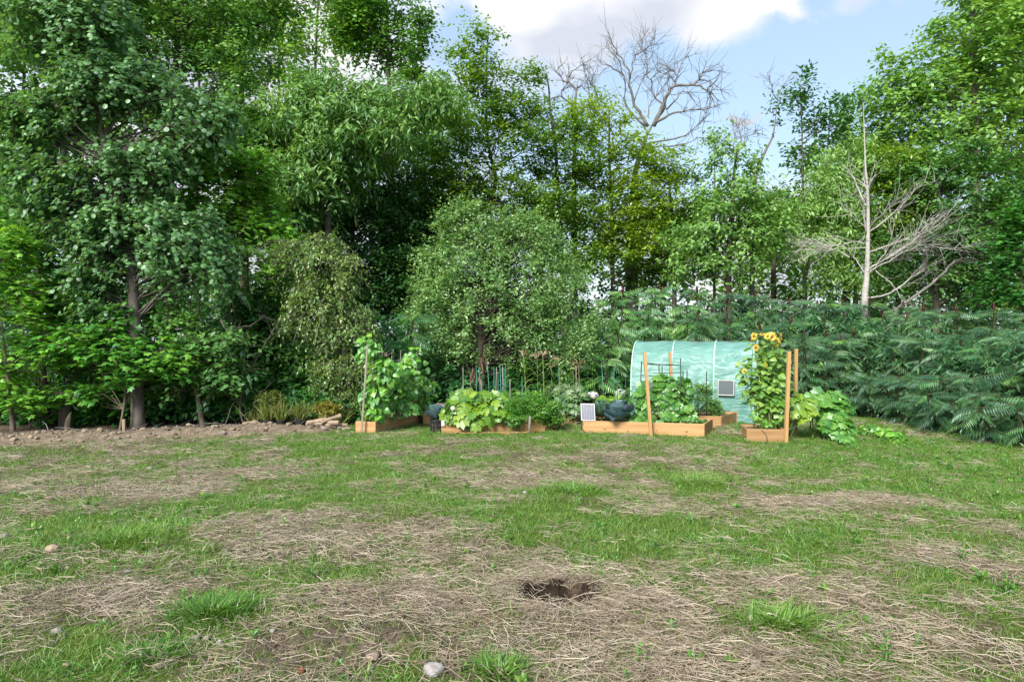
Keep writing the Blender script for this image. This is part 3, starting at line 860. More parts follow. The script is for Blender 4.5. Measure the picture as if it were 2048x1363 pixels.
for lab, d_, tr, cr, dn in (
    ('yellow-green beech with a kinked dark trunk and the highest tip right of the light maple', 20.0, [(1012, 800), (1006, 444), (985, 403), (989, 355), (975, 260), (978, 80)],
     [(955, 105, 45, 36), (965, 170, 80, 36), (945, 245, 85, 40), (1005, 290, 100, 34), (955, 365, 105, 42), (1040, 215, 55, 28), (1020, 415, 120, 36), (930, 310, 60, 30)], 1.5),
    ('olive-green beech with a wind-bent tip left of the dead tree', 21.0, [(1135, 800), (1122, 500), (1112, 300), (1090, 150)],
     [(1085, 150, 34, 18, .6), (1050, 165, 26, 14, .6), (1110, 260, 80, 38), (1125, 335, 95, 42), (1130, 405, 110, 42), (1080, 465, 90, 42), (1150, 520, 100, 40)], 1.4),
    ('olive-green beech standing in front of the dead tree trunk', 21.8, [(1232, 800), (1225, 500), (1215, 220)],
     [(1200, 235, 55, 40), (1235, 300, 75, 40), (1200, 350, 70, 40), (1275, 395, 80, 48), (1215, 450, 100, 42), (1320, 330, 50, 36), (1270, 500, 110, 40)], 1.4),
    ('yellow-green beech between the dead tree and the dark creeper-covered tree', 22.6, [(1352, 800), (1345, 500), (1335, 320)],
     [(1340, 440, 75, 48), (1335, 360, 50, 36), (1370, 520, 80, 36), (1400, 410, 40, 36), (1300, 560, 60, 30)], 1.4)):
    tree('beech_tree', lab, 'beech', d_, tr, .11, cr, dn, .75, group='beeches in the middle of the wood')
tree('creeper_covered_tree', 'dark cone-shaped tree hung with creepers, bare twigs on its top', 'vine', 20.0,
     [(1455, 800), (1455, 560), (1460, 420), (1470, 290)], .15, [(1465, 325, 45, 28), (1470, 395, 72, 50), (1470, 470, 100, 50), (1400, 480, 60, 55), (1445, 285, 34, 20, .5), (1530, 440, 48, 55), (1430, 540, 90, 30)], 1.1, .65)
tree('thin_ash', 'thin sparse tree of upright feathery tips against the blue sky', 'rmaple', 22.0,
     [(1618, 800), (1610, 600), (1606, 400), (1600, 170)], .09, [(1588, 225, 40, 36), (1612, 180, 16, 40), (1650, 255, 42, 36), (1682, 220, 26, 34), (1620, 310, 50, 36), (1655, 360, 55, 36), (1590, 440, 62, 50), (1690, 290, 30, 36), (1560, 400, 34, 36)], .5, .6, leaf=.75,
     twin=(6, [(1640, 420), (1655, 300), (1660, 210)]))
tree('thin_ash', 'sparse tree with a spindly crown just left of the white dead birch', 'rmaple', 23.5,
     [(1700, 800), (1698, 500), (1720, 300), (1725, 195)], .08, [(1720, 215, 26, 24), (1745, 250, 40, 30), (1700, 270, 40, 36), (1745, 310, 50, 36), (1690, 350, 40, 30)], .55, .6, leaf=.75)
tree('young_beech', 'rounded light green young tree behind the white dead birch', 'ash', 20.5,
     [(1690, 800), (1690, 560), (1700, 400), (1710, 300)], .08, [(1710, 330, 70, 50), (1670, 400, 60, 60), (1690, 440, 85, 55), (1740, 490, 90, 42), (1640, 500, 60, 50), (1700, 560, 90, 36)], 1.0, .65, leaf=.8)
tree('young_beech', 'young tree with a golden green rounded top right of the white dead birch', 'beech', 20.2,
     [(1800, 800), (1795, 560), (1790, 400), (1790, 300)], .08, [(1790, 345, 55, 50), (1800, 400, 66, 45), (1830, 340, 40, 34), (1780, 460, 60, 40)], 1.5, .6)
tree('big_maple', 'tallest maple at the right, its crown leaving the photo at the top', 'rmaple', 22.5,
     [(1962, 800), (1956, 500), (1952, 250), (1946, -20), (1940, -200)], .2, [(1965, 90, 85, 110), (1865, 165, 95, 60), (1800, 150, 55, 36), (1905, 260, 110, 70), (2025, 230, 70, 110), (1990, -90, 120, 100), (1790, 215, 55, 36), (1885, 70, 26, 40), (2040, 60, 60, 90), (1830, 270, 70, 40)], .85, .85)
tree('dark_maple', 'dense dark maple below the tallest maple at the right', 'oak', 19.6,
     [(1875, 800), (1872, 600), (1878, 400), (1880, 340)], .12, [(1885, 375, 100, 55), (1945, 450, 110, 70), (1865, 490, 105, 55), (2015, 400, 60, 85), (1950, 560, 105, 40), (1830, 560, 80, 36), (1920, 320, 80, 40)], 1.05, .75)
tree('light_maple', 'fresh green small tree cut off by the right edge above the sumac', 'maple', 17.0,
     [(2062, 800), (2050, 650), (2040, 520)], .06, [(2035, 530, 45, 55), (2025, 600, 55, 34), (2060, 460, 45, 60)], 1.2, .6)

tree('maple_sapling', 'bright maple sapling filling the shade left of the broken stump', 'maple', 14.6,
     [(185, 862), (180, 760), (178, 680), (182, 600)], .035, [(180, 640, 70, 45), (160, 720, 60, 36), (215, 790, 60, 28), (120, 600, 50, 40)], 1.0, .55)
tree('maple_sapling', 'green maple sapling in the gap between the aspen trunk and forked sapling', 'maple', 15.0,
     [(335, 860), (338, 760), (335, 690)], .03, [(335, 790, 55, 30), (350, 700, 50, 40), (320, 640, 50, 36), (440, 800, 50, 26)], .9, .55)
tree('maple_sapling', 'low maple sapling standing behind the forked sapling', 'maple', 15.6,
     [(500, 856), (498, 770), (500, 700)], .03, [(500, 740, 70, 40), (470, 800, 55, 24), (530, 800, 50, 26), (420, 745, 50, 30), (520, 660, 60, 36)], .9, .55)

# trees further back, seen through the others
back = []
for i, px in enumerate(np.linspace(-210, 900, 14)):
    back.append((px + RNG.normal() * 22, 24 + 6 * rnd(1)[0], [(-150, 110, 90), (60, 110, 90), (250, 100, 90), (430, 100, 80), (580, 90, 70)], .42))
for i, px in enumerate(np.linspace(960, 1620, 8)):
    back.append((px + RNG.normal() * 22, 25 + 6 * rnd(1)[0], [(430, 70, 50), (510, 80, 45), (590, 80, 40)], .50))
for i, px in enumerate(np.linspace(1690, 2260, 8)):
    back.append((px + RNG.normal() * 22, 25 + 5 * rnd(1)[0], [(330, 70, 60), (430, 90, 55), (530, 90, 50), (600, 90, 40)] + ([(180, 80, 70), (20, 90, 80)] if px > 1900 else []), .55))
NTH = ['first', 'second', 'third', 'fourth', 'fifth', 'sixth', 'seventh', 'eighth', 'ninth', 'tenth', 'eleventh', 'twelfth', 'thirteenth', 'fourteenth']
for bi, (px, d_, rows, dn) in enumerate(back):
    nth_back = (NTH[bi], 'behind the left half of the wood') if bi < 14 else (NTH[bi - 14], 'behind the beeches and dead trees') if bi < 22 else (NTH[bi - 22], 'behind the maples on the right')
    top = min(r[0] - r[2] for r in rows if not (700 < px < 1000 and r[0] < 200))
    tree('background_tree', 'dark background tree, %s from the left %s' % nth_back, 'forest', d_,
         [(px, 800), (px + RNG.normal() * 8, 500), (px + RNG.normal() * 16, top + 30)], .14,
         [(px + RNG.normal() * 24, py + RNG.normal() * 14, rx, ry) for py, rx, ry in rows if not (700 < px < 1000 and py < 200)], dn, 1.05, leaf=1.0, group='dark trees at the back of the wood')


def brush(label, zones, sp, leaf=1.0, bs=.7, name='undergrowth'):
    gq = Geo()
    for x0, x1, y0, y1, h0, h1, nb in zones:
        n = nb
        X = x0 + (x1 - x0) * rnd(n); Y = y0 + (y1 - y0) * rnd(n)
        X = X * 1.0
        hm = (h0 + (h1 - h0) * (Y - y0) / (y1 - y0)) * (.55 + .75 * fbm(X * .6, Y * .6, 3, 131))
        Z = H(X, Y) + .1 + hm * rnd(n) ** .8
        C = np.stack([X, Y, Z], 1)
        O = nrm(np.stack([rn(n) * .5, -.6 + rn(n) * .4, .35 + rn(n) * .3], 1))
        boughs(gq, sp, C, O, bs * (.7 + .6 * rnd(n)), leaf, twigs=False)
        # thin stems down to the soil
        m = max(8, n // 6)
        idx = RNG.integers(0, n, m)
        top = C[idx]; foot = top.copy(); foot[:, :2] += rn(m, 2) * .25; foot[:, 2] = H(foot[:, 0], foot[:, 1]) - .05
        strands(gq, [foot, (foot + top) / 2 + rn(m, 3) * .08, top], [.022, .016, .008], 0, 4)
    o = gq.build(name, [M['bark_dark'], M[SP[sp]['m']]])
    tag(o, label, kind='stuff')
    return o


brush('dense dark shrubs and saplings filling the shade under the trees on the left', [(-16, -9, 15.2, 24, 2.0, 5.0, 400), (-9, -2.2, 15.5, 24, 1.6, 5.0, 520), (-2.4, 2.6, 18, 25, 1.5, 3.2, 300)], 'bush')
brush('leafy saplings and shrubs at the front edge of the wood behind the dug ridge', [(-9.0, -3.4, 14.6, 15.8, .3, 1.3, 190), (-13, -7.5, 14.0, 17, .4, 1.6, 230)], 'sapling_leaf', 1.0, .55, 'edge_brush')
brush('low dark shrubs under the trees behind the sumac on the right', [(2.0, 18, 19.5, 27, 1.9, 3.6, 1000)], 'forest', .8)
brush('weedy green scrub along the edge of the wood behind the garden', [(-1.9, .2, 16.2, 17.8, .9, 1.5, 90), (-.2, 3.2, 16.6, 18.2, 1.0, 1.5, 120), (-8.6, -3.3, 14.2, 15.4, .3, .8, 90)], 'bush', .8, .4, 'scrub')


# ------------------------------------------------------------------ dead trees
def branchy(g, path, rad0, rad1, d, twig=6, tl=.7, sides=6, mi=0, spread=1.0):
    P = smooth_path(path, max(6, 3 * len(path)))
    P = P + rn(len(P), 3) * .030 * d / 20 * np.linspace(.3, 1, len(P))[:, None]
    twig = int(twig * 1.8)
    add_tube(g, P, np.linspace(rad0, rad1, len(P)), sides, mi)
    if twig:
        i = RNG.integers(len(P) // 4, len(P), twig)
        a = P[i]
        dirs = nrm(nrm(np.gradient(P, axis=0))[i] + rn(twig, 3) * .65 * spread)
        L = tl * (.4 + .8 * rnd(twig, 1))
        b = a + dirs * L * .5 + rn(twig, 3) * .05; c = a + dirs * L + rn(twig, 3) * .12 + [0, 0, .08]
        strands(g, [a, b, c], [rad1 * .8 + .004, rad1 * .5 + .003, .003], mi)
        d2 = nrm(dirs + rn(twig, 3) * .5); e = b + d2 * L * .5
        strands(g, [b, (b + e) / 2 + rn(twig, 3) * .03, e], [rad1 * .5 + .003, .004, .002], mi)


def dead_tree(name, label, d, trunk, rad, limbs, mat, group=None, twig=6, tl=.7, spread=1.0, limb_mat=None, limb_k=1.0):
    base = at(trunk[0][0], 0, d); base[2] = float(H(base[0], base[1]))
    root = thing(name, label, 'dead tree', base, group)
    gt = Geo()
    pts = [base - [0, 0, .2]] + [at(*p, d) for p in trunk[1:]]
    P = smooth_path(pts, 6 * len(pts))
    add_tube(gt, P, np.linspace(1, .10, len(P)) ** 1.25 * rad, 10)
    gt.build('trunk', M[mat], root, smooth=True)
    for lm in limbs:
        pts_, r0, r1 = lm[:3]
        off = RNG.normal() * .5
        path = [at(p[0], p[1], d + off * (i / max(1, len(pts_) - 1))) for i, p in enumerate(pts_)]
        gl = Geo()
        branchy(gl, path, r0 * limb_k, r1 * limb_k, d, lm[3] if len(lm) > 3 else twig, tl, spread=spread)
        gl.build('limb', M[limb_mat or mat], root, smooth=True)
    return root


def c5(*pts): return [(1000 + x / 3.5875, 40 + y / 3.5875) for x, y in pts]
def c8(*pts): return [(1500 + x / 3.4945, 250 + y / 3.4945) for x, y in pts]
def c7(*pts): return [(1500 + x / 3.407, y / 3.407) for x, y in pts]


dead_tree('dead_tree', 'big bleached dead tree with crooked bare limbs against the sky', 23.0, [(1262, 800), (1264, 520), (1268, 400), (1272, 340), (1293, 272), (1312, 240)], .26, [
    (c5((1100, 760), (1150, 660), (1200, 540), (1250, 480), (1390, 465), (1470, 495), (1520, 525)), .11, .022),
    (c5((1390, 465), (1425, 430), (1440, 380), (1525, 370)), .04, .016), (c5((1425, 432), (1500, 440), (1515, 490), (1590, 500)), .032, .012),
    (c5((1250, 470), (1270, 400), (1310, 300), (1345, 260)), .045, .012), (c5((1270, 400), (1240, 360), (1200, 340)), .03, .012), (c5((1250, 440), (1225, 405), (1195, 375)), .03, .012),
    (c5((1110, 740), (1200, 690), (1330, 650), (1460, 650)), .075, .018), (c5((1200, 640), (1290, 540), (1370, 505)), .04, .012),
    (c5((1090, 880), (1290, 840), (1400, 780), (1475, 710)), .05, .012), (c5((1100, 915), (1300, 890), (1460, 840)), .04, .01),
    (c5((1060, 760), (1010, 680), (960, 590), (930, 470), (930, 400), (900, 330), (830, 220), (810, 150)), .085, .012, 12),
    (c5((930, 420), (960, 300), (1000, 220), (1025, 130)), .04, .008, 10), (c5((980, 250), (1060, 200), (1115, 150)), .03, .008, 8),
    (c5((1040, 770), (900, 600), (880, 400), (770, 330), (700, 300)), .06, .01, 12), (c5((880, 400), (850, 280), (770, 200)), .035, .008, 10),
    (c5((1110, 720), (1190, 620), (1100, 540), (1095, 440), (1150, 340)), .06, .01, 10), (c5((1095, 450), (1060, 390), (1055, 260)), .03, .007, 8),
    (c5((1060, 700), (1080, 600), (1190, 450), (1230, 400)), .035, .008, 8), (c5((960, 590), (1000, 480), (1045, 380), (1040, 250)), .035, .007, 10)],
    'deadwood', twig=8, tl=.9, limb_k=.72)
dead_tree('dead_tree', 'smaller bleached dead tree with curled bare branches left of the big one', 22.4, [(1150, 800), (1148, 400), (1150, 260), (1146, 225)], .14, [
    (c5((530, 690), (510, 610), (430, 550), (330, 580)), .05, .012), (c5((535, 640), (540, 490), (450, 430), (405, 350)), .05, .012, 9), (c5((480, 450), (500, 390), (610, 315)), .035, .010, 10),
    (c5((540, 500), (570, 475), (620, 478)), .028, .010), (c5((700, 590), (690, 520), (650, 440), (680, 380)), .045, .012, 8), (c5((440, 555), (445, 500), (470, 485)), .03, .01),
    (c5((560, 690), (640, 600), (720, 580)), .04, .01), (c5((640, 560), (630, 430), (600, 340)), .022, .006, 8)], 'deadwood', twig=5, tl=.6)
dead_tree('dead_snag', 'thin curved bare snag leaning right, beside the thin sparse tree', 21.5, [(1500, 800), (1508, 400), (1518, 335), (1532, 299), (1545, 273), (1551, 235), (1557, 190)], .085, [
    (c7((190, 690), (150, 620), (150, 570), (100, 520)), .018, .005, 8), (c7((75, 1060), (90, 1010)), .02, .012, 0), (c7((150, 940), (170, 910)), .02, .012, 0),
    (c7((185, 660), (215, 600), (270, 550)), .015, .004, 6)], 'deadwood', twig=4, tl=.5)
dead_tree('dead_snag', 'broken grey stub and fan of bare twigs over the creeper-covered tree', 21.0, [(1428, 800), (1429, 400), (1429, 296)], .06, [
    (c5((1660, 1010), (1680, 900), (1680, 740)), .02, .005, 10), (c5((1740, 900), (1720, 820), (1700, 750)), .03, .008, 8), (c5((1650, 960), (1600, 900), (1560, 860)), .016, .004, 8),
    (c5((1740, 920), (1760, 800), (1740, 700)), .016, .004, 10), (c5((1745, 900), (1800, 820), (1850, 800)), .016, .004, 10)], 'deadwood', twig=4, tl=.5)
dead_tree('dead_birch', 'white-barked dead birch with long bare limbs above the sumac', 18.6,
          [(1728, 800), (1729, 610), (1733, 559), (1735, 507), (1736, 450), (1735, 379), (1731, 336), (1729, 279), (1726, 205)], .100, [
    (c8((815, 570), (760, 460), (705, 310)), .04, .014, 3), (c8((812, 760), (795, 600), (790, 500)), .035, .014, 2), (c8((825, 460), (800, 400), (805, 300)), .03, .012, 2), (c8((832, 405), (890, 350)), .028, .012, 1),
    (c8((830, 400), (860, 325)), .024, .01, 1), (c8((835, 745), (1000, 620), (1080, 540), (1150, 440)), .032, .010, 6), (c8((840, 690), (960, 600), (1090, 450)), .022, .007, 5),
    (c8((835, 885), (1000, 830), (1200, 740), (1330, 650)), .03, .009, 12), (c8((830, 1010), (950, 930), (1100, 840), (1280, 790), (1480, 745)), .036, .009, 16), (c8((835, 1000), (1010, 900), (1200, 760), (1400, 650)), .026, .007, 16),
    (c8((830, 1040), (900, 960), (960, 860), (1000, 740)), .022, .007, 5), (c8((820, 1210), (1000, 1160), (1180, 1030), (1310, 950)), .036, .011, 6), (c8((835, 1020), (1000, 930), (1200, 840), (1500, 870)), .024, .006, 18),
    (c8((805, 1040), (740, 940), (730, 850)), .022, .008, 3), (c8((815, 860), (650, 860), (450, 885)), .018, .005, 12), (c8((810, 830), (700, 820), (560, 850), (380, 830)), .018, .005, 12), (c8((690, 925), (560, 850), (430, 785)), .024, .010, 5),
    (c8((860, 1000), (1000, 1130), (1085, 1225)), .02, .010, 3), (c8((810, 720), (720, 640), (660, 580)), .02, .006, 4)], 'birchbark', twig=5, tl=.85, spread=.7, limb_mat='birchbark', limb_k=.75)
for lab, pts_, r0 in (('long pale fallen branch slanting up out of the sumac by the white birch', c8((1000, 1300), (1250, 1120), (1400, 980), (1490, 920)), .045),
                      ('pale broken branch hanging upright right of the white birch', c8((1200, 735), (1220, 850), (1245, 1020)), .035)):
    gl = Geo(); branchy(gl, [at(p[0], p[1], 18.2 + .2 * i) for i, p in enumerate(pts_)], r0, .016, 18, 6, .6)
    tag(gl.build('fallen_branch', M['deadwood'], smooth=True), lab, 'branch')


# ------------------------------------------------------------------ sumac
def frond_mesh(nm, mat, n, arc, width):
    """a feather leaf 1 m long: stalk bending down and drooping pairs of leaflets"""
    gq = Geo()
    t = np.linspace(0, 1, 9)
    y = np.sin(t * arc) / arc; z = .10 * t - (1 - np.cos(t * arc)) / arc * .8
    path = np.stack([0 * t, y, z], 1)
    R = path
    strands(gq, [R[i:i + 1] for i in range(9)], np.linspace(.011, .004, 9), 1, 3)
    tt = np.concatenate([np.linspace(.16, .97, n), np.linspace(.16, .97, n)])
    sg = np.concatenate([np.ones(n), -np.ones(n)])
    p = np.stack([np.interp(tt, t, path[:, k]) for k in range(3)], 1)
    ln = width * np.sin(np.clip(.25 + tt * .78, 0, 1) * PI) ** .6 * (.9 + .2 * rnd(2 * n))
    ax = np.stack([sg * 1.0, .42 + .5 * tt ** 3, -.50 - .25 * rnd(2 * n)], 1)
    nmv = np.stack([sg * .35, np.zeros(2 * n) + .1, np.ones(2 * n)], 1) + rn(2 * n, 3) * .12
    V, Fc = scatter(T['leaflet'], p, ax, nmv, ln)
    gq.add(V, Fc, 0, np.repeat(.12 * rnd(2 * n), 2))
    V, Fc = scatter(T['narrow'], path[-1:], np.array([[0, .8, -.5]]), np.array([[0, .3, 1.0]]), [width * .6])
    gq.add(V, Fc, 0, 0.05)
    return gq.mesh(nm, [M[mat], M['red_rachis']])


FR = {k: [frond_mesh('sumac_frond', k, 11 + i % 3, .7 + .27 * i, .26 - .012 * i) for i in range(5)] for k in ('sumac', 'sumac_green')}
gq = Geo()
V, Fq, F3 = tube([(0, 0, 0), (0, 0, .3), (.01, 0, .75), (0, 0, 1)], [.16, .22, .16, .02], 6)
gq.add(V, Fq, 0, 0.1)
kk = 46
cu, ch = rnd(kk) * 2 * PI, .05 + .88 * rnd(kk)
cr_ = np.interp(ch, [0, .3, .75, 1], [.16, .21, .16, .03])
cp = np.stack([np.cos(cu) * cr_, np.sin(cu) * cr_, ch], 1)
V, Fc = scatter(T['diamond'], cp, np.stack([np.cos(cu) * .6, np.sin(cu) * .6, np.ones(kk)], 1), np.stack([np.cos(cu), np.sin(cu), 0 * cu], 1), .16 + 0 * cu)
gq.add(V, Fc, 0, np.repeat(.4 * rnd(kk), 2))
CONE = gq.mesh('sumac_cone', [M['cone']])


def inst(name, mesh, root, p, axis, normal, size, scale3=None):
    o = bpy.data.objects.new(name, mesh)
    b, a, n = frames(np.asarray(axis, float), np.asarray(normal, float))
    m = Matrix(((b[0], a[0], n[0], 0), (b[1], a[1], n[1], 0), (b[2], a[2], n[2], 0), (0, 0, 0, 1)))
    s = scale3 if scale3 is not None else (size, size, size)
    L = np.asarray(p, float) - np.array(root.location)
    o.matrix_local = Matrix.Translation(Vector(L)) @ m @ Matrix.Diagonal((*s, 1))
    o.parent = root
    COL.objects.link(o)
    return o


def sumac(x, y, h, label, kind, group, stems=2, cones=1, low=0.3, nf=11, flen=.55, face=None):
    z0 = float(H(x, y))
    root = thing('sumac_bush', label, 'bush', (x, y, z0), group)
    gs = Geo()
    for s_ in range(stems):
        a0 = RNG.random() * 2 * PI
        hh = h * (1 - .22 * s_ * RNG.random())
        top = np.array([x + math.cos(a0) * .30 * s_, y + math.sin(a0) * .30 * s_ - .1, z0 + hh])
        P = smooth_path([(x + .05 * s_, y, z0 - .1), ((x + top[0]) / 2 + RNG.normal() * .06, (y + top[1]) / 2, z0 + hh * .55), top], 7)
        add_tube(gs, P, np.linspace(.032, .014, 7), 5)
        levels = [(top, nf, .30)]
        zz = hh - .38
        while zz > low:
            f = zz / hh
            p = np.array([np.interp(zz + z0, P[:, 2], P[:, k]) for k in range(3)])
            levels.append((p, max(4, nf - 5), -.05)); zz -= .40
        for p, n, up in levels:
            off = RNG.random() * 6.28
            for i in range(n):
                a = off + 2 * PI * i / n + RNG.normal() * .2
                dr = np.array([math.cos(a), math.sin(a), up - .12 + .42 * (RNG.random() - .6) + RNG.normal() * .15])
                fc = face or (0, -.6)
                if face is not None and dr[0] * face[0] + dr[1] * face[1] < -.3 and RNG.random() < .85:
                    continue
                inst('frond', FR[kind if RNG.random() < .9 else 'sumac_green'][RNG.integers(5)], root, p + [0, 0, RNG.normal() * .04], dr, (fc[0] * .7 + RNG.normal() * .38, fc[1] * .7 + RNG.normal() * .38, 1), flen * (.75 + .5 * RNG.random()))
        if s_ < cones:
            inst('red_cone', CONE, root, top, (0, 1, 0), (RNG.normal() * .12, RNG.normal() * .12, 1), 1, (.13 + .05 * RNG.random(), .13 + .05 * RNG.random(), .15 + .10 * RNG.random()))
    gs.build('stem', [M['sumac_stem']], root)
    return root


ORD = ['nearest', 'second nearest', 'third', 'fourth', 'fifth', 'sixth', 'seventh', 'eighth', 'ninth', 'tenth', 'eleventh', 'twelfth']
for r_, (x0, h0, h1, step, rowname) in enumerate(((8.40, .75, 1.25, .66, 'low edge row along the mown grass'), (9.1, 1.5, 1.9, .84, 'middle row of the right thicket'), (9.9, 2.2, 2.5, .9, 'tall rear row of the right thicket'))):
    for i in range(int(6.6 / step)):
        y = 11.0 + .2 * r_ + i * step
        xx = x0 - .05 * (y - 11) + RNG.normal() * .12
        sumac(xx, y, h0 + (h1 - h0) * RNG.random(), 'blue-green sumac, %s in the %s' % (ORD[i], rowname), 'sumac', 'sumac bushes at the right', (3, 2, 2)[r_], (0, 0, 1)[r_], (.15, .95, 1.25)[r_], 12, .53, face=(-.8, -.6))
for r_, (y0, h0, h1, n, rowname) in enumerate(((17.0, 2.0, 2.4, 8, 'front row behind the green tunnel'), (18.2, 2.75, 3.1, 8, 'back row beneath the bare birch'))):
    for i in range(n):
        xx = 4.6 + i * .78 + .3 * r_
        sumac(xx, y0 + RNG.normal() * .12, h0 + (h1 - h0) * RNG.random() - .05 * i, (
              'red-coned sumac, %s from left in the %s' % (['first', 'second', 'third', 'fourth', 'fifth', 'sixth', 'seventh', 'eighth'][i], rowname)), 'sumac', 'blue-green sumac bushes behind the tunnel', 2, int(RNG.integers(1, 3)), 1.25, 13, .54, face=(-.2, -.95))
for i, (xx, y, h) in enumerate(((2.6, 17.0, 2.0), (3.4, 17.1, 2.5), (2.9, 18.0, 3.0), (3.9, 18.0, 3.1), (4.4, 17.3, 2.6), (2.3, 16.6, 1.3))):
    sumac(xx, y, h, 'yellow-green sumac, %s' % ['left one of the front pair above the tunnel end', 'middle one just above the left tunnel end', 'tall one rising behind the apple tree edge', 'tallest one meeting the blue-green sumacs',
          'right one above the tunnel hoop', 'short one between apple tree and tunnel end'][i], 'sumac_green', 'green sumac bushes left of the tunnel', 2, 1 if i in (2, 3) else 0, .8, 11, .62, face=(-.2, -.95))
for i, xx in enumerate((6.1, 6.9, 7.6, 8.0)):
    sumac(xx, 16.1 + .1 * i, 1.5 + .2 * (i % 2), 'low sumac above the pumpkin, %s from the left' % ['first', 'second', 'third', 'fourth'][i], 'sumac', 'low sumacs behind the pumpkin', 2, 0, .2, 12, .55, face=(-.3, -.95))
brush('dense inner leaves of the sumac thicket, half hidden by the outer fronds', [(8.75, 10.6, 11.0, 17.2, 1.9, 1.9, 330), (8.35, 8.8, 10.9, 17, .5, .5, 90), (5.0, 10.4, 17.2, 18.9, 2.2, 2.4, 300), (5.8, 8.6, 16.2, 17.0, 1.0, 1.2, 70)], 'sumac_fill', 1.0, .45, 'sumac_thicket')
p = at(825, 650, 15.6)
sumac(p[0], p[1], 2.3, 'small green sumac growing between the bean trellis and the apple tree', 'sumac_green', None, 1, 0, 1.2, 10, .6)
p = at(470, 520, 15.0)
sumac(p[0], p[1], 3.7, 'tall sumac with feather leaves among the maples right of the aspen', 'sumac_green', None, 1, 0, 2.6, 11, .75)

# ------------------------------------------------------------------ green polytunnel
def film_mat():
    m, n, l = new_mat('green_tunnel_film')
    out = n.new('ShaderNodeOutputMaterial')
    tc = n.new('ShaderNodeTexCoord')
    nz = n.new('ShaderNodeTexNoise'); nz.inputs['Scale'].default_value = 3.5; nz.inputs['Detail'].default_value = 6
    l.new(tc.outputs['Object'], nz.inputs['Vector'])
    rp = n.new('ShaderNodeValToRGB')
    rp.color_ramp.elements[0].position = .32; rp.color_ramp.elements[0].color = (.13, .33, .285, 1)
    rp.color_ramp.elements[1].position = .68; rp.color_ramp.elements[1].color = (.225, .46, .41, 1)
    l.new(nz.outputs['Fac'], rp.inputs['Fac'])
    di = n.new('ShaderNodeBsdfDiffuse'); tr = n.new('ShaderNodeBsdfTranslucent'); gl = n.new('ShaderNodeBsdfGlossy')
    gl.inputs['Roughness'].default_value = .38
    fr = n.new('ShaderNodeFresnel'); fr.inputs['IOR'].default_value = 1.45
    l.new(rp.outputs['Color'], di.inputs['Color']); l.new(rp.outputs['Color'], tr.inputs['Color'])
    a = n.new('ShaderNodeMixShader'); a.inputs['Fac'].default_value = .35
    l.new(di.outputs[0], a.inputs[1]); l.new(tr.outputs[0], a.inputs[2])
    b = n.new('ShaderNodeMixShader'); l.new(fr.outputs[0], b.inputs['Fac'])
    l.new(a.outputs[0], b.inputs[1]); l.new(gl.outputs[0], b.inputs[2])
    bp = n.new('ShaderNodeBump'); bp.inputs['Strength'].default_value = .9; bp.inputs['Distance'].default_value = .05
    mp = n.new('ShaderNodeMapping'); mp.inputs['Rotation'].default_value = (.2, .9, .4); mp.inputs['Scale'].default_value = (1, 1, 3.2)
    n3 = n.new('ShaderNodeTexNoise'); n3.inputs['Scale'].default_value = 2.6; n3.inputs['Detail'].default_value = 4; n3.inputs['Distortion'].default_value = 1.0
    l.new(tc.outputs['Object'], mp.inputs['Vector']); l.new(mp.outputs['Vector'], n3.inputs['Vector']); l.new(n3.outputs['Fac'], bp.inputs['Height'])
    for q in (di, tr, gl):
        l.new(bp.outputs['Normal'], q.inputs['Normal'])
    l.new(b.outputs[0], out.inputs['Surface'])
    return m


M['film'] = film_mat()
M['film_white'] = solid_mat('white_seam_film', (.27, .43, .395), (.36, .50, .46), 12, rough=.4)
M['mesh'] = solid_mat('grey_window_mesh', (.055, .072, .08), (.10, .12, .13), 160, rough=.6)
TA = np.array([2.66, 15.4, 0.0]); TU = nrm([.935, -.355, 0]); TV = np.array([.355, .935, 0]); TL, TW, TH = 2.72, 2.0, 1.76
tz = float(H(4.2, 15))
TA[2] = tz
tunnel = thing('polytunnel', 'low green plastic polytunnel greenhouse with white hoops behind the sunflowers', 'greenhouse', TA + TV)


def tun(u, th, off=0.0):
    """point on the tunnel skin: u metres along, th 0 (front foot) .. pi (rear foot)"""
    c, s = np.cos(th), np.sin(th)
    y = TW / 2 * (1 - np.sign(c) * np.abs(c) ** .72); z = TH * np.abs(s) ** .62
    n = np.stack([-c * 1.0, s * 1.0], -1)
    return TA + np.multiply.outer(u, TU) + np.multiply.outer(y + off * n[..., 0], TV) + np.multiply.outer(z + off * n[..., 1], [0, 0, 1.0])


hoops_u = [0.02, TL / 3, 2 * TL / 3, TL - .02]
Uu, Th = np.meshgrid(np.linspace(0, TL, 120), np.linspace(0.0, PI, 72), indexing='ij')
sg = np.abs(np.sin(Uu / (TL / 3) * PI)) ** .7
low = np.clip(1 - np.sin(Th), 0, 1)
wr = -.03 * sg * (np.sin(Th) ** 1.5)
fold = fbm(Uu * 1.6 + Th * .8, Th * 5.5 - Uu * 1.4, 3, 7) - .5
fold2 = fbm(Uu * 5 + 2 * Th, Th * 9, 2, 17) - .5
wr = wr + .10 * fold * (.35 + .65 * sg) + .05 * fold2 * low + .06 * low * (fbm(Uu * 6, Th * 4, 3, 27) - .5)
P = np.zeros(Uu.shape + (3,))
c, s = np.cos(Th), np.sin(Th)
yy = TW / 2 * (1 - np.sign(c) * np.abs(c) ** .72) - wr * c; zz = TH * np.abs(s) ** .62 + wr * s
P = TA + Uu[..., None] * TU + yy[..., None] * TV + zz[..., None] * np.array([0, 0, 1.0])
a, b = Uu.shape
ii = np.arange(a - 1)[:, None] * b + np.arange(b - 1)[None]
g = Geo().add(P.reshape(-1, 3), np.stack([ii, ii + b, ii + b + 1, ii + 1], -1).reshape(-1, 4))
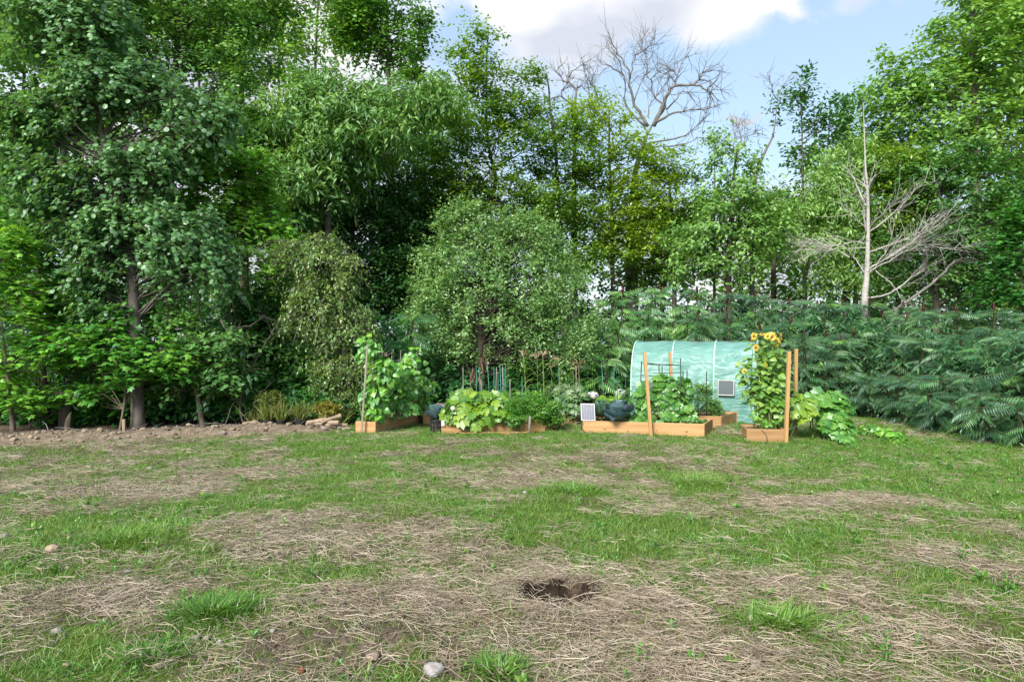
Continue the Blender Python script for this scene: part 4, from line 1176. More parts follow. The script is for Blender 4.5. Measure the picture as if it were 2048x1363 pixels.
g.build('cover', M['film'], tunnel, smooth=True)
for uu in (.03, TL - .03):      # closed ends
    g = Geo(); t_ = np.linspace(0, PI, 40)
    ring = tun(np.full(40, uu), t_, -.03)
    ctr = TA + TU * uu + TV * TW / 2 + np.array([0, 0, .7])
    g.add(np.vstack([ctr, ring]), [[0, 1 + i, 2 + i] for i in range(39)])
    g.build('end_panel', M['film'], tunnel)
for uu in hoops_u:
    g = Geo(); t_ = np.linspace(0.0, PI, 46)
    add_tube(g, tun(np.full(46, uu), t_, -.10), .016, 8)
    hp = g.build('hoop', M['white_plastic'], tunnel, smooth=True)
    g = Geo()
    for w0, w1, o_ in ((-.015, .015, .012),):
        A_ = tun(np.full(46, uu + w0), t_, o_); B_ = tun(np.full(46, uu + w1), t_, o_); C_ = tun(np.full(46, uu), t_, o_ + .006)
        V = np.concatenate([A_, C_, B_]); i = np.arange(45)
        g.add(V, np.concatenate([np.stack([i, i + 46, i + 47, i + 1], -1), np.stack([i + 46, i + 92, i + 93, i + 47], -1)]))
    g.build('seam_strip', M['film_white'], tunnel, smooth=True)
g = Geo()
for t0 in (PI / 2,):
    add_tube(g, tun(np.linspace(0, TL, 12), np.full(12, t0), -.10), .014, 8)
g.build('ridge_pole', M['white_plastic'], tunnel, smooth=True)


def tunnel_window(u0, u1, th0, th1):
    q = np.linspace(u0, u1, 9); t_ = np.linspace(th0, th1, 9)
    QU, QT = np.meshgrid(q, t_, indexing='ij')
    V = tun(QU.ravel(), QT.ravel(), .045)
    i = np.arange(8)[:, None] * 9 + np.arange(8)[None]
    g = Geo().add(V, np.stack([i, i + 9, i + 10, i + 1], -1).reshape(-1, 4))
    w = g.build('window', M['mesh'], tunnel, smooth=True)
    g = Geo()
    cor = [(u0, th0), (u1, th0), (u1, th1), (u0, th1)]
    for k in range(4):
        A_, B_ = cor[k], cor[(k + 1) % 4]
        add_tube(g, tun(np.linspace(A_[0], B_[0], 8), np.linspace(A_[1], B_[1], 8), .052), .011, 6)
    f = g.build('frame', M['white_plastic'])
    f.parent = w; f.location = (0, 0, 0)
    f.matrix_parent_inverse = Matrix.Translation(-Vector(tunnel.location))


def th_at(z):
    return math.asin(min(1, (z / TH) ** (1 / .62)))


# window spans photo pixels 1437..1468 x 762..790
def u_at(px):
    # where the front skin crosses that direction
    k = (px - 1024) / F
    p0 = TA + TV * .06
    return (k * p0[1] - p0[0]) / (TU[0] - k * TU[1])


for a_, b_ in ((1437, 1468), (1300, 1315), (1368, 1384)):
    ua, ub = u_at(a_), u_at(b_)
    if ub - ua < .25: ua = ub - .33
    dm = (TA + TU * (ua + ub) / 2)[1] + .05
    z0 = CAM_H - (790 - 681.5) / F * dm - tz; z1 = CAM_H - (762 - 681.5) / F * dm - tz
    tunnel_window(ua, ub, th_at(z0), th_at(z1))


# ------------------------------------------------------------------ raised beds
M['board'] = solid_mat('pine_bed_board', (.26, .135, .055), (.45, .285, .135), 3.2, (.35, 5, 6), .7, .2, detail=8, c3=(.37, .215, .095), rnd=.2, contrast=(.22, .78))


def board(root, A, B, z, h, th=.034, name='board', mat='board', inset=0.0):
    A, B = np.asarray(A, float), np.asarray(B, float)
    L = np.linalg.norm(B - A); ang = math.atan2(B[1] - A[1], B[0] - A[0])
    g = Geo(); add_box(g, (0, 0, 0), (L / 2 - inset, 0, 0), (0, th / 2, 0), (0, 0, h / 2), ch=.004)
    o = bpy.data.objects.new(name, g.mesh(name, [M[mat]]))
    COL.objects.link(o); o.parent = root
    c = (A + B) / 2
    nin = np.array([-(B - A)[1], (B - A)[0]]) / L
    c = c + nin * th / 2
    o.location = (c[0] - root.location.x, c[1] - root.location.y, z + h / 2 - root.location.z)
    o.rotation_euler = (0, 0, ang)
    return o


def bed(name, label, FL, FR_, BR, BL, h=.225, fill=.85, knots=()):
    """corners counter-clockwise seen from above, front left first"""
    Q = [np.asarray(q, float)[:2] for q in (FL, FR_, BR, BL)]
    z = float(min(H(q[0], q[1]) for q in Q)) - .03
    z1 = float(np.mean([H(q[0], q[1]) for q in Q])) + h
    hh = z1 - z
    root = thing(name, label, 'raised bed', (Q[0][0], Q[0][1], z))
    bs = []
    for i in range(4):
        bs.append(board(root, Q[i], Q[(i + 1) % 4], z, hh - (.003 if i % 2 else 0), inset=.0355 if i % 2 else 0))
    cc = sum(Q) / 4
    g = Geo(); n = 14; V = []
    for i in range(n):
        for j in range(n):
            u, v = i / (n - 1), j / (n - 1)
            q = (Q[0] * (1 - u) + Q[1] * u) * (1 - v) + (Q[3] * (1 - u) + Q[2] * u) * v
            q = cc + (q - cc) * .965
            V.append([q[0], q[1], z + hh * fill + .03 * (vnoise(np.array([q[0] * 9]), np.array([q[1] * 9]), 5)[0] - .5)])
    i = np.arange(n - 1)[:, None] * n + np.arange(n - 1)[None]
    g.add(V, np.stack([i, i + n, i + n + 1, i + 1], -1).reshape(-1, 4))
    g.build('soil', M['soil'], root, smooth=True)
    for bi, t, zr, r in knots:
        o = bs[bi]; L = o.dimensions.x if o.dimensions.x else np.linalg.norm(Q[(bi + 1) % 4] - Q[bi])
        L = np.linalg.norm(Q[(bi + 1) % 4] - Q[bi])
        g = Geo(); a = np.linspace(0, 2 * PI, 9)[:-1]
        ring = np.stack([(t - .5) * L + r * 1.5 * np.cos(a), np.full(8, -.0172), (zr - .5) * hh + r * np.sin(a)], 1)
        top = ring.copy(); top[:, 1] = -.0195
        g.add(np.vstack([ring, top, [[(t - .5) * L, -.0205, (zr - .5) * hh]]]), [[q, (q + 1) % 8, 8 + (q + 1) % 8] for q in range(8)] + [[q, 8 + (q + 1) % 8, 8 + q] for q in range(8)] + [[8 + q, 8 + (q + 1) % 8, 16] for q in range(8)])
        k = bpy.data.objects.new('knot', g.mesh('knot', [M['knot']])); COL.objects.link(k); k.parent = o
    return z1


zA = bed('raised_bed', 'narrow pine raised bed under the climbing beans', (-2.96, 12.92), (-2.56, 12.80), (-1.90, 15.0), (-2.30, 15.12), .235)
zA2 = bed('raised_bed', 'short pine bed half hidden behind the black grow pot', (-1.88, 14.45), (-1.35, 14.45), (-1.30, 15.4), (-1.86, 15.4), .22)
zB = bed('raised_bed', 'long pine raised bed overflowing with squash and feathery greens', (-1.33, 12.85), (.63, 13.10), (.52, 14.2), (-1.45, 13.98), .25)
zC = bed('raised_bed', 'angled pine bed joined to the right end of the squash bed', (.66, 13.15), (1.06, 13.70), (.72, 14.55), (.56, 14.3), .24)
zD = bed('raised_bed', 'small pine bed beneath the pale frosted squash leaves', (.90, 14.45), (1.36, 14.42), (1.42, 15.5), (.80, 15.5), .22)
zE = bed('raised_bed', 'long pine raised bed with solar panel, blue cabbage and cucumbers', (1.335, 12.95), (3.50, 12.42), (3.92, 13.32), (1.75, 13.85), .245,
         knots=((0, .19, .45, .014), (0, .38, .4, .012), (0, .62, .5, .012), (0, .86, .45, .016), (0, .855, .22, .011)))
zF = bed('raised_bed', 'pine raised bed in front of the tunnel window', (2.7, 13.95), (4.2, 13.72), (4.82, 14.62), (3.3, 14.85), .24)
zG = bed('raised_bed', 'small square pine planter of tall sunflowers', (4.065, 11.82), (4.70, 11.70), (4.80, 12.30), (4.17, 12.42), .235, knots=((0, .80, .3, .014),))


def stake(label, px0, py0, px1, py1, d, w=.036, mat='pine_end', name='wooden_stake', cat='stake', th=None):
    """squared post from the ground to photo point (px1, py1)"""
    b = at(px0, py0, d); t = at(px1, py1, d)
    b[2] = float(H(b[0], b[1])) - .12
    g = Geo()
    L = np.linalg.norm(t - b)
    add_box(g, (0, 0, L / 2), (w, 0, 0), (0, (th or w), 0), (0, 0, L / 2), ch=.004)
    o = bpy.data.objects.new(name, g.mesh(name, [M[mat]])); COL.objects.link(o)
    o.location = b
    o.rotation_euler = Vector(t - b).to_track_quat('Z', 'Y').to_euler()
    return tag(o, label, cat)


stake('leaning pine stake nailed to the front of the cabbage and cucumber bed', 1303, 868, 1289, 703, 12.52, .027)
stake('upright pine stake behind the cucumber trellis against the green tunnel', 1347, 850, 1340, 704, 13.9, .027)
stake('front pine post at the corner of the sunflower planter', 1571, 885, 1578, 702, 11.66, .027)
stake('rear pine post standing behind the sunflower planter', 1590, 860, 1592, 697, 12.6, .027)
stake('weathered grey pole at the left end of the bean trellis', 722, 864, 735, 690, 12.76, .016, 'greypole', 'trellis_pole', 'pole')
for lab, a_, b_, w in (('thin loose pine strip lying on the grass along the squash bed', (884, 867), (1056, 865), .018), ('loose pine batten lying aslant in front of the squash bed', (950, 858), (1020, 869), .020)):
    A_, B_ = gnd(*a_), gnd(*b_)
    g = Geo(); L = np.linalg.norm(B_ - A_)
    add_box(g, (0, 0, 0), (L / 2, 0, 0), (0, w, 0), (0, 0, .014), ch=.003)
    o = bpy.data.objects.new('wood_strip', g.mesh('wood_strip', [M['board']])); COL.objects.link(o)
    c_ = (A_ + B_) / 2; o.location = (c_[0], c_[1] - .12, float(H(c_[0], c_[1] - .12)) + .03); o.rotation_euler = (0, 0, math.atan2(B_[1] - A_[1], B_[0] - A_[0]))
    tag(o, lab, 'wood strip')


# ------------------------------------------------------------------ garden plants
def leaf_obj_mesh(nm, tm, mat):
    return Geo().add(T[tm][0], T[tm][1]).mesh(nm, [M[mat]])


LM = {k: leaf_obj_mesh('leaf', t, m) for k, t, m in (('bean', 'heart', 'bean'), ('squash', 'squash', 'squash'), ('pale', 'lobed', 'squash_pale'), ('pumpkin', 'squash', 'pumpkin'), ('cucumber', 'squash', 'cucumber'),
      ('sunflower', 'heart', 'sunflower'), ('pepper', 'oval', 'pepper'), ('corn', 'narrow', 'corn'), ('lettuce', 'round', 'lettuce'), ('kale', 'lobed', 'kale'))}


def leafplant(name, label, cat, foot, zones, lm, size, group=None, normal=(0, -.5, .8), jit=.35, stem='stem', sr=.006, droop=.55):
    """a plant of single leaves: zones (px, py, d, rx, ry, n[, size factor])"""
    foot = np.asarray(foot, float)
    root = thing(name, label, cat, foot, group)
    starts, mids, ends = [], [], []
    for zn in zones:
        px, py, d, rx, ry, n = zn[:6]
        f = zn[6] if len(zn) > 6 else 1.0
        c = at(px, py, d); ax, az = rx / F * d, ry / F * d; ay = min(.55, .6 * ax + .1)
        u = nrm(rn(n, 3)) * rnd(n, 1) ** .4
        u[:, 1] = -np.abs(u[:, 1]) * .7 + .3 * rnd(n)
        P_ = c + u * [ax, ay, az]
        for i in range(n):
            o_ = u[i] * [1, 1, .4]
            nv = np.array(normal) + .45 * o_ + RNG.normal(size=3) * jit
            axv = o_ * 1.0 + [RNG.normal() * .45, -.35, -droop] + RNG.normal(size=3) * .2
            s = size * f * (.62 + .6 * RNG.random())
            b_, a_, n_ = frames(axv, nv)
            p = P_[i] - a_ * s * .4
            p[2] = max(p[2], foot[2] + .06)
            inst('leaf', LM[lm], root, p, axv, nv, s)
            ends.append(p)
    E = np.array(ends)
    S = foot + rn(len(E), 3) * [.06, .05, 0] + (E - foot) * [.35, .35, 0]
    S[:, 2] = foot[2]
    Mi = S * .45 + E * .55 + np.stack([rn(len(E)) * .04, rn(len(E)) * .04, .12 * (E[:, 2] - foot[2])], 1)
    ks = rnd(len(E)) < (.35 if len(E) > 60 else .8)
    g = Geo(); strands(g, [S[ks], Mi[ks], E[ks]], [sr, sr * .8, sr * .45])
    g.build('stems', M[stem], root)
    return root


bean_spots = [((-2.62, 13.05, zA - .05), [(735, 700, 12.95, 26, 34, 40), (762, 745, 13.05, 36, 34, 48), (748, 805, 12.92, 30, 42, 56)], 'tallest bean vine climbing up the weathered pole'),
              ((-2.55, 13.5, zA - .05), [(770, 780, 13.3, 36, 40, 60), (778, 735, 13.4, 28, 22, 26), (752, 735, 13.2, 24, 30, 24)], 'bean vine in the dip of the leafy hedge, next to the pole'),
              ((-2.40, 13.95, zA - .05), [(800, 770, 13.8, 34, 55, 84), (805, 815, 13.7, 40, 22, 30)], 'bean vine in the middle of the leafy hedge'),
              ((-2.28, 14.35, zA - .05), [(826, 715, 14.3, 22, 28, 34), (825, 755, 14.2, 30, 40, 56)], 'bean vine with the pointed top at the right of the hedge'),
              ((-2.15, 14.8, zA - .05), [(846, 770, 14.6, 22, 50, 60), (848, 815, 14.6, 24, 18, 30), (860, 795, 14.7, 12, 40, 30)], 'bean vine at the right end, above the yellow flowers')]
for ft, zn, lab in bean_spots:
    leafplant('bean_vine', lab, 'plant', ft, zn, 'bean', .138, 'climbing beans on the trellis', (0, -.75, .6), .4, droop=.75)
# trellis netting frame behind the beans
g = Geo()
for k in range(6):
    t_ = k / 5
    q = np.array([-2.66 + .58 * t_, 13.0 + 1.95 * t_])
    add_tube(g, [(q[0], q[1], zA - .1), (q[0], q[1], 1.45 + .1 * (k % 2))], .008, 5)
for zz_ in (.5, .9, 1.35):
    add_tube(g, [(-2.66, 13.0, zz_), (-2.08, 14.95, zz_)], .006, 5)
tag(g.build('bean_trellis', M['greypole']), 'thin wooden trellis buried in the climbing beans', 'trellis')
for i, (px, lab) in enumerate(((740, 'pale lettuce at the front corner of the bean bed'), (757, 'pale lettuce just right of the corner of the bean bed'))):
    q = at(px, 838, 12.98 + .12 * i); q[2] = zA - .03
    leafplant('lettuce', lab, 'plant', q, [(px, 838, q[1], 13, 13, 20)], 'lettuce', .10, 'lettuces in the bean bed', (0, -.3, 1), .5, droop=.1)
for i, (px, py, d_, lab) in enumerate(((785, 838, 13.4, 'low dark flowering plant in the middle of the bean bed edge'), (820, 828, 14.2, 'low flowering plant with orange blooms under the beans'), (848, 826, 14.8, 'low plant with yellow blooms by the black pot'))):
    q = at(px, py, d_); q[2] = zA - .03
    r = leafplant('flowering_plant', lab, 'plant', q, [(px, py, d_, 19, 12, 26)], 'pepper', .055, 'flowering plants along the bean bed', (0, -.3, 1), .6, sr=.003)
    for k in range(5):
        g = Geo(); V, Fc = scatter(T['oval'], np.zeros((6, 3)), np.stack([np.cos(np.arange(6) * 1.05), np.sin(np.arange(6) * 1.05), .3 + 0 * np.arange(6)], 1), np.tile([0, 0, 1.0], (6, 1)) + .01, np.full(6, .035))
        g.add(V, Fc)
        inst('flower', g.mesh('flower', [M['petal' if i else 'lettuce']]), r, q + [RNG.normal() * .12, -.12 + RNG.normal() * .05, .10 + .08 * RNG.random()], (0, .3, 1), (0, -.8, .5), 1)

leafplant('squash_plant', 'yellow-green squash spilling over the left corner of the long bed', 'plant', (-1.05, 13.2, zB - .03),
          [(910, 820, 12.95, 26, 20, 20), (930, 800, 13.1, 34, 20, 24), (945, 840, 12.85, 42, 12, 12), (895, 828, 12.85, 12, 16, 8)], 'squash', .25, 'squashes in the long bed')
leafplant('squash_plant', 'yellow-green squash with the highest leaves below the teal stakes', 'plant', (-.6, 13.5, zB - .03),
          [(965, 795, 13.4, 36, 14, 24), (1000, 800, 13.4, 34, 16, 24), (985, 825, 13.0, 40, 18, 24), (960, 820, 13.1, 30, 18, 14)], 'squash', .23, 'squashes in the long bed')
leafplant('squash_plant', 'yellow-green squash at the foot of the corn', 'plant', (-.1, 13.7, zB - .03),
          [(1030, 800, 13.6, 28, 18, 20), (1015, 835, 12.95, 30, 14, 16), (1045, 790, 13.8, 26, 16, 14)], 'squash', .20, 'squashes in the long bed')


def feathery(label, foot, zones, group, name='marigold', sp='marigold', ls=.05, dens=1.0):
    root = thing(name, label, 'plant', foot, group)
    g = Geo()
    SP['tmp'] = dict(t='narrow', m=sp, s=ls, k=7, q=12, droop=.2, flat=.2, bark='stem')
    Cs = []
    for px, py, d, rx, ry in zones:
        n = int(26 * dens * rx * ry / 500) + 6
        u = nrm(rn(n, 3)) * rnd(n, 1) ** .4
        Cs.append(at(px, py, d) + u * [rx / F * d, .25, ry / F * d])
    Cs = np.concatenate(Cs); O = nrm((Cs - np.array(foot)) * [1, 1, .6] + [0, -.05, .3])
    boughs(g, 'tmp', Cs, O, .13 + .05 * rnd(len(Cs)))
    g.build('foliage', [M['stem'], M[sp]], root)
    E = Cs; S = np.array(foot) + rn(len(E), 3) * [.04, .04, 0]; S[:, 2] = foot[2]
    g = Geo(); strands(g, [S, (S + E) / 2 + [0, 0, .04], E], [.006, .005, .003]); g.build('stems', M['stem'], root)
    return root


feathery('bushy bright green feathery plant at the right end of the squash bed', (.35, 13.3, zB - .04), [(1080, 822, 13.15, 30, 24), (1065, 805, 13.25, 20, 14), (1100, 835, 13.2, 18, 12)], 'feathery green plants in the long bed', ls=.07)
feathery('feathery green plant in the middle of the squash bed', (-.05, 13.15, zB - .04), [(1035, 832, 13.0, 24, 16), (1030, 815, 13.1, 18, 12)], 'feathery green plants in the long bed', ls=.07)
feathery('feathery green plant leaning over the angled bed', (.72, 13.7, zC - .04), [(1105, 822, 13.6, 14, 16)], 'feathery green plants in the long bed', ls=.07)
leafplant('squash_plant', 'pale silvery-leaved squash in the small bed behind the solar panel', 'plant', (1.1, 14.8, zD - .03),
          [(1125, 795, 14.5, 30, 24, 36), (1150, 785, 14.7, 26, 22, 24), (1110, 775, 14.7, 22, 14, 12), (1140, 820, 14.4, 28, 14, 16)], 'pale', .20, None)


def corn(label, px, d, topy, dry=False):
    f = at(px, 0, d); f[2] = float(H(f[0], f[1])) + .1
    t = at(px + RNG.normal() * 3, topy, d)
    root = thing('corn_plant', label, 'plant', f, 'corn plants behind the squash')
    g = Geo(); P_ = smooth_path([f, (f + t) / 2 + [.02, 0, 0], t], 7); add_tube(g, P_, np.linspace(.014, .006, 7), 6)
    g.build('stalk', M['tassel' if dry else 'stem'], root)
    for i in range(8):
        z = .25 + .09 * i
        p = f + (t - f) * z; a_ = i * PI + RNG.normal() * .5
        dr = np.array([math.cos(a_), math.sin(a_) * .6, 0]); L = .42 + .15 * RNG.random()
        c_ = smooth_path([p, p + dr * L * .35 + [0, 0, .16], p + dr * L * .75 + [0, 0, .10], p + dr * L + [0, 0, -.14]], 8)
        w = np.array([.018, .028, .032, .030, .026, .02, .012, .002]); sd = nrm(np.cross(dr, [0, 0, 1]))
        Lf, Rt = c_ + sd * w[:, None] + [0, 0, .008], c_ - sd * w[:, None] + [0, 0, .008]
        V = np.concatenate([Lf, c_, Rt]); k = np.arange(7)
        g = Geo().add(V, np.concatenate([np.stack([k, k + 8, k + 9, k + 1], -1), np.stack([k + 8, k + 16, k + 17, k + 9], -1)]))
        g.build('leaf', M['corn'], root)
    g = Geo(); n = 12; dr = nrm(rn(n, 3) * [.7, .7, .25] + [0, 0, .75]); e = t + dr * (.16 + .08 * rnd(n, 1)); e[:, 2] -= .04
    strands(g, [np.tile(t, (n, 1)), (t + e) / 2 + [0, 0, .03], e], [.006, .006, .003]); g.build('tassel', M['tassel'], root)


for px, d_, ty, lab in ((1052, 14.3, 712, 'corn with a wide dry tassel, left end of the corn row'), (1073, 14.5, 716, 'corn second from the left in the row'), (1086, 14.3, 712, 'tall thin corn in the middle of the row'),
                        (1100, 14.6, 735, 'short corn right of the middle of the row'), (1116, 14.4, 722, 'corn with the reddish tassel right of the row'), (1147, 14.9, 735, 'slim corn above the pale silvery squash'), (1158, 14.9, 730, 'last corn at the right, beside the plastic bag')):
    corn(lab, px, d_, ty, px in (1147, 1158))


def rod(name, label, cat, pts, r, mat, group=None, sides=6):
    g = Geo(); add_tube(g, pts, r, sides)
    return tag(g.build(name, M[mat], smooth=True), label, cat, group)


TS = [(926, 735, 928, 13.5), (953, 736, 952, 13.9), (958, 734, 964, 13.7), (962, 758, 965, 13.6), (975, 728, 983, 13.4), (988, 736, 988, 14.0), (993, 734, 990, 13.9), (996, 745, 996, 13.8),
      (1000, 727, 1004, 13.5), (1005, 733, 1008, 13.9), (1008, 736, 1009, 13.7), (1011, 731, 1011, 13.8), (1020, 758, 1020, 13.3), (1044, 758, 1046, 13.7), (1118, 732, 1120, 14.2), (1152, 732, 1153, 14.6), (1203, 725, 1211, 14.4), (1228, 730, 1227, 14.4)]
nth = ['leftmost', 'second', 'third', 'fourth', 'fifth', 'sixth', 'seventh', 'eighth', 'ninth', 'tenth', 'eleventh', 'twelfth', 'thirteenth', 'fourteenth', 'fifteenth', 'sixteenth', 'seventeenth', 'eighteenth']
for i, (x0, y0, x1, d_) in enumerate(TS):
    b_ = at(x1, 0, d_); b_[2] = float(H(b_[0], b_[1]))
    rod('plant_stake', 'thin teal plant stake, %s from the left among the bed stakes' % nth[i], 'stake', [b_, at(x0, y0, d_)], .0075, 'teal' if i % 3 else 'greypole', 'thin stakes over the beds')
g = Geo()
for z_ in (1.0, 1.12):
    a_ = np.linspace(0, 2 * PI, 17); c0 = at(1003, 0, 13.7)
    add_tube(g, np.stack([c0[0] + .16 * np.cos(a_), c0[1] + .16 * np.sin(a_), 0 * a_ + z_ - .25], 1), .004, 5, cap=False)
tag(g.build('wire_ring', M['teal'], smooth=True), 'pair of teal wire rings among the squash stakes', 'wire ring')

# cabbage, kale and cucumbers in the right-hand bed


def cup_leaf(nm, mat, ruffle=.06):
    nr, na = 6, 15
    V = []
    for i in range(nr):
        r = i / (nr - 1)
        for j in range(na):
            a_ = PI * (j / (na - 1) - .5) * 1.5
            x = r * math.sin(a_) * .55; y = .5 + r * math.cos(a_) * .5 - .5 * (1 - r) * .9 + (0 if r else 0)
            z = .35 * r * r * abs(math.sin(a_)) + .14 * y * y + ruffle * r * r * math.sin(a_ * 7 + i)
            V.append((x, max(y, 0), z))
    i = np.arange(nr - 1)[:, None] * na + np.arange(na - 1)[None]
    return Geo().add(V, np.stack([i, i + na, i + na + 1, i + 1], -1).reshape(-1, 4)).mesh(nm, [M[mat]], smooth=True)


CUP = cup_leaf('leaf', 'cabbage'); KCUP = cup_leaf('leaf', 'kale', .12)


def rosette(name, label, foot, rings, mesh, group=None):
    root = thing(name, label, 'plant', foot, group)
    g = Geo(); add_tube(g, [np.array(foot) - [0, 0, .03], np.array(foot) + [0, 0, .12]], .02, 6); g.build('stem', M['stem'], root)
    for n, el, s, up in rings:
        o0 = RNG.random() * 6
        for i in range(n):
            a_ = o0 + 2 * PI * i / n + RNG.normal() * .15
            dr = np.array([math.cos(a_) * math.cos(el), math.sin(a_) * math.cos(el), math.sin(el) + RNG.normal() * .1])
            nv = np.array([-math.cos(a_) * math.sin(el) , -math.sin(a_) * math.sin(el), math.cos(el)]) + RNG.normal(size=3) * .1
            inst('leaf', mesh, root, np.array(foot) + [0, 0, up], dr, nv, s * (.85 + .3 * RNG.random()))
    return root


q = at(1240, 838, 12.98); q[2] = zE - .02
rosette('cabbage', 'big blue-purple cabbage hanging over the front board beside the solar panel', q, ((6, .05, .36, .06), (6, .5, .31, .10), (5, .95, .26, .14), (4, 1.25, .20, .16)), CUP)
q = at(1203, 832, 13.2); q[2] = zE - .02
rosette('kale', 'grey-green kale between the solar panel and the blue cabbage', q, ((8, .35, .28, .05), (7, .8, .26, .1), (5, 1.2, .22, .14)), KCUP)
q = at(1218, 815, 13.6); q[2] = zE - .02
leafplant('squash_plant', 'yellowing squash behind the kale', 'plant', q, [(1215, 800, 13.6, 22, 14, 16), (1235, 805, 13.7, 20, 16, 10)], 'squash', .15, None)
q = at(1255, 800, 13.9); q[2] = zE - .02
leafplant('chard', 'green leafy plant between cabbage and tunnel corner', 'plant', q, [(1252, 800, 13.8, 26, 26, 26)], 'pepper', .14, None)
for ft, zn, lab in (((2.55, 13.05, zE - .04), [(1290, 800, 13.0, 26, 36, 50), (1280, 835, 12.9, 26, 14, 14)], 'cucumber vine left of the leaning pine stake'),
                    ((2.75, 13.2, zE - .04), [(1330, 765, 13.2, 30, 18, 40), (1325, 800, 12.95, 28, 28, 46)], 'cucumber vine reaching highest on the black trellis'),
                    ((3.15, 13.2, zE - .04), [(1360, 780, 13.2, 24, 30, 46), (1358, 825, 12.9, 34, 20, 44)], 'cucumber vine at the right of the black trellis'),
                    ((3.1, 12.85, zE - .04), [(1335, 838, 12.8, 36, 10, 20, .7), (1385, 840, 12.75, 14, 8, 10, .6)], 'low cucumber runners along the front board')):
    leafplant('cucumber_vine', lab, 'plant', ft, zn, 'cucumber', .17, 'cucumbers on the black trellis', (0, -.65, .7), .35, droop=.6)
leafplant('pepper_plant', 'dark small-leaved plant in the right corner of the cucumber bed', 'plant', (3.45, 12.85, zE - .04), [(1402, 843, 12.8, 14, 8, 26)], 'pepper', .08, None, (0, -.4, 1), .5, sr=.004)
feathery('tall thin tomato plant in front of the tunnel window', (3.8, 14.2, zF - .05), [(1405, 790, 13.9, 18, 26), (1420, 815, 13.9, 18, 14)], None, 'tomato_plant', 'vine', .06, .55)
leafplant('pepper_plant', 'low bright green plant in the bed under the tunnel window', 'plant', (4.1, 14.1, zF - .05), [(1438, 820, 14.0, 15, 9, 24), (1428, 828, 13.95, 10, 6, 8)], 'lettuce', .085, None, (0, -.4, 1), .5, sr=.004)
# black cucumber trellis
tr = thing('garden_trellis', 'black steel trellis of posts and rails among the cucumbers', 'trellis', (2.6, 13.3, zE - .1))
for x0, y0, x1, d_ in ((1283, 722, 1278, 13.3), (1318, 728, 1318, 13.6), (1361, 716, 1362, 13.1), (1324, 732, 1324, 13.4), (1366, 742, 1367, 13.5), (1374, 740, 1374, 13.7)):
    b_ = at(x1, 0, d_); b_[2] = zE - .1
    g = Geo(); add_tube(g, [b_, at(x0, y0, d_)], .010, 6); g.build('post', M['black_metal'], tr, smooth=True)
for pts in (((1283, 726, 13.3), (1318, 730, 13.6)), ((1318, 730, 13.6), (1361, 730, 13.1)), ((1305, 745, 13.5), (1361, 745, 13.1)), ((1283, 750, 13.3), (1318, 752, 13.6)), ((1283, 726, 13.3), (1361, 730, 13.1))):
    g = Geo(); add_tube(g, [at(*q_) for q_ in pts], .007, 6); g.build('rail', M['black_metal'], tr, smooth=True)
b_ = at(1413, 0, 13.85); b_[2] = zF - .1
rod('plant_stake', 'black plant stake standing before the tunnel window', 'stake', [b_, at(1413, 742, 13.85)], .011, 'black_metal')
b_ = at(1252, 0, 13.7); b_[2] = zE - .1
rod('plant_stake', 'dark plant stake left of the tunnel corner', 'stake', [b_, at(1251, 745, 13.7)], .008, 'black_metal')
b_ = at(1235, 0, 13.5); b_[2] = zE - .1
rod('plant_stake', 'dark plant stake above the blue cabbage', 'stake', [b_, at(1234, 752, 13.5)], .007, 'black_metal')


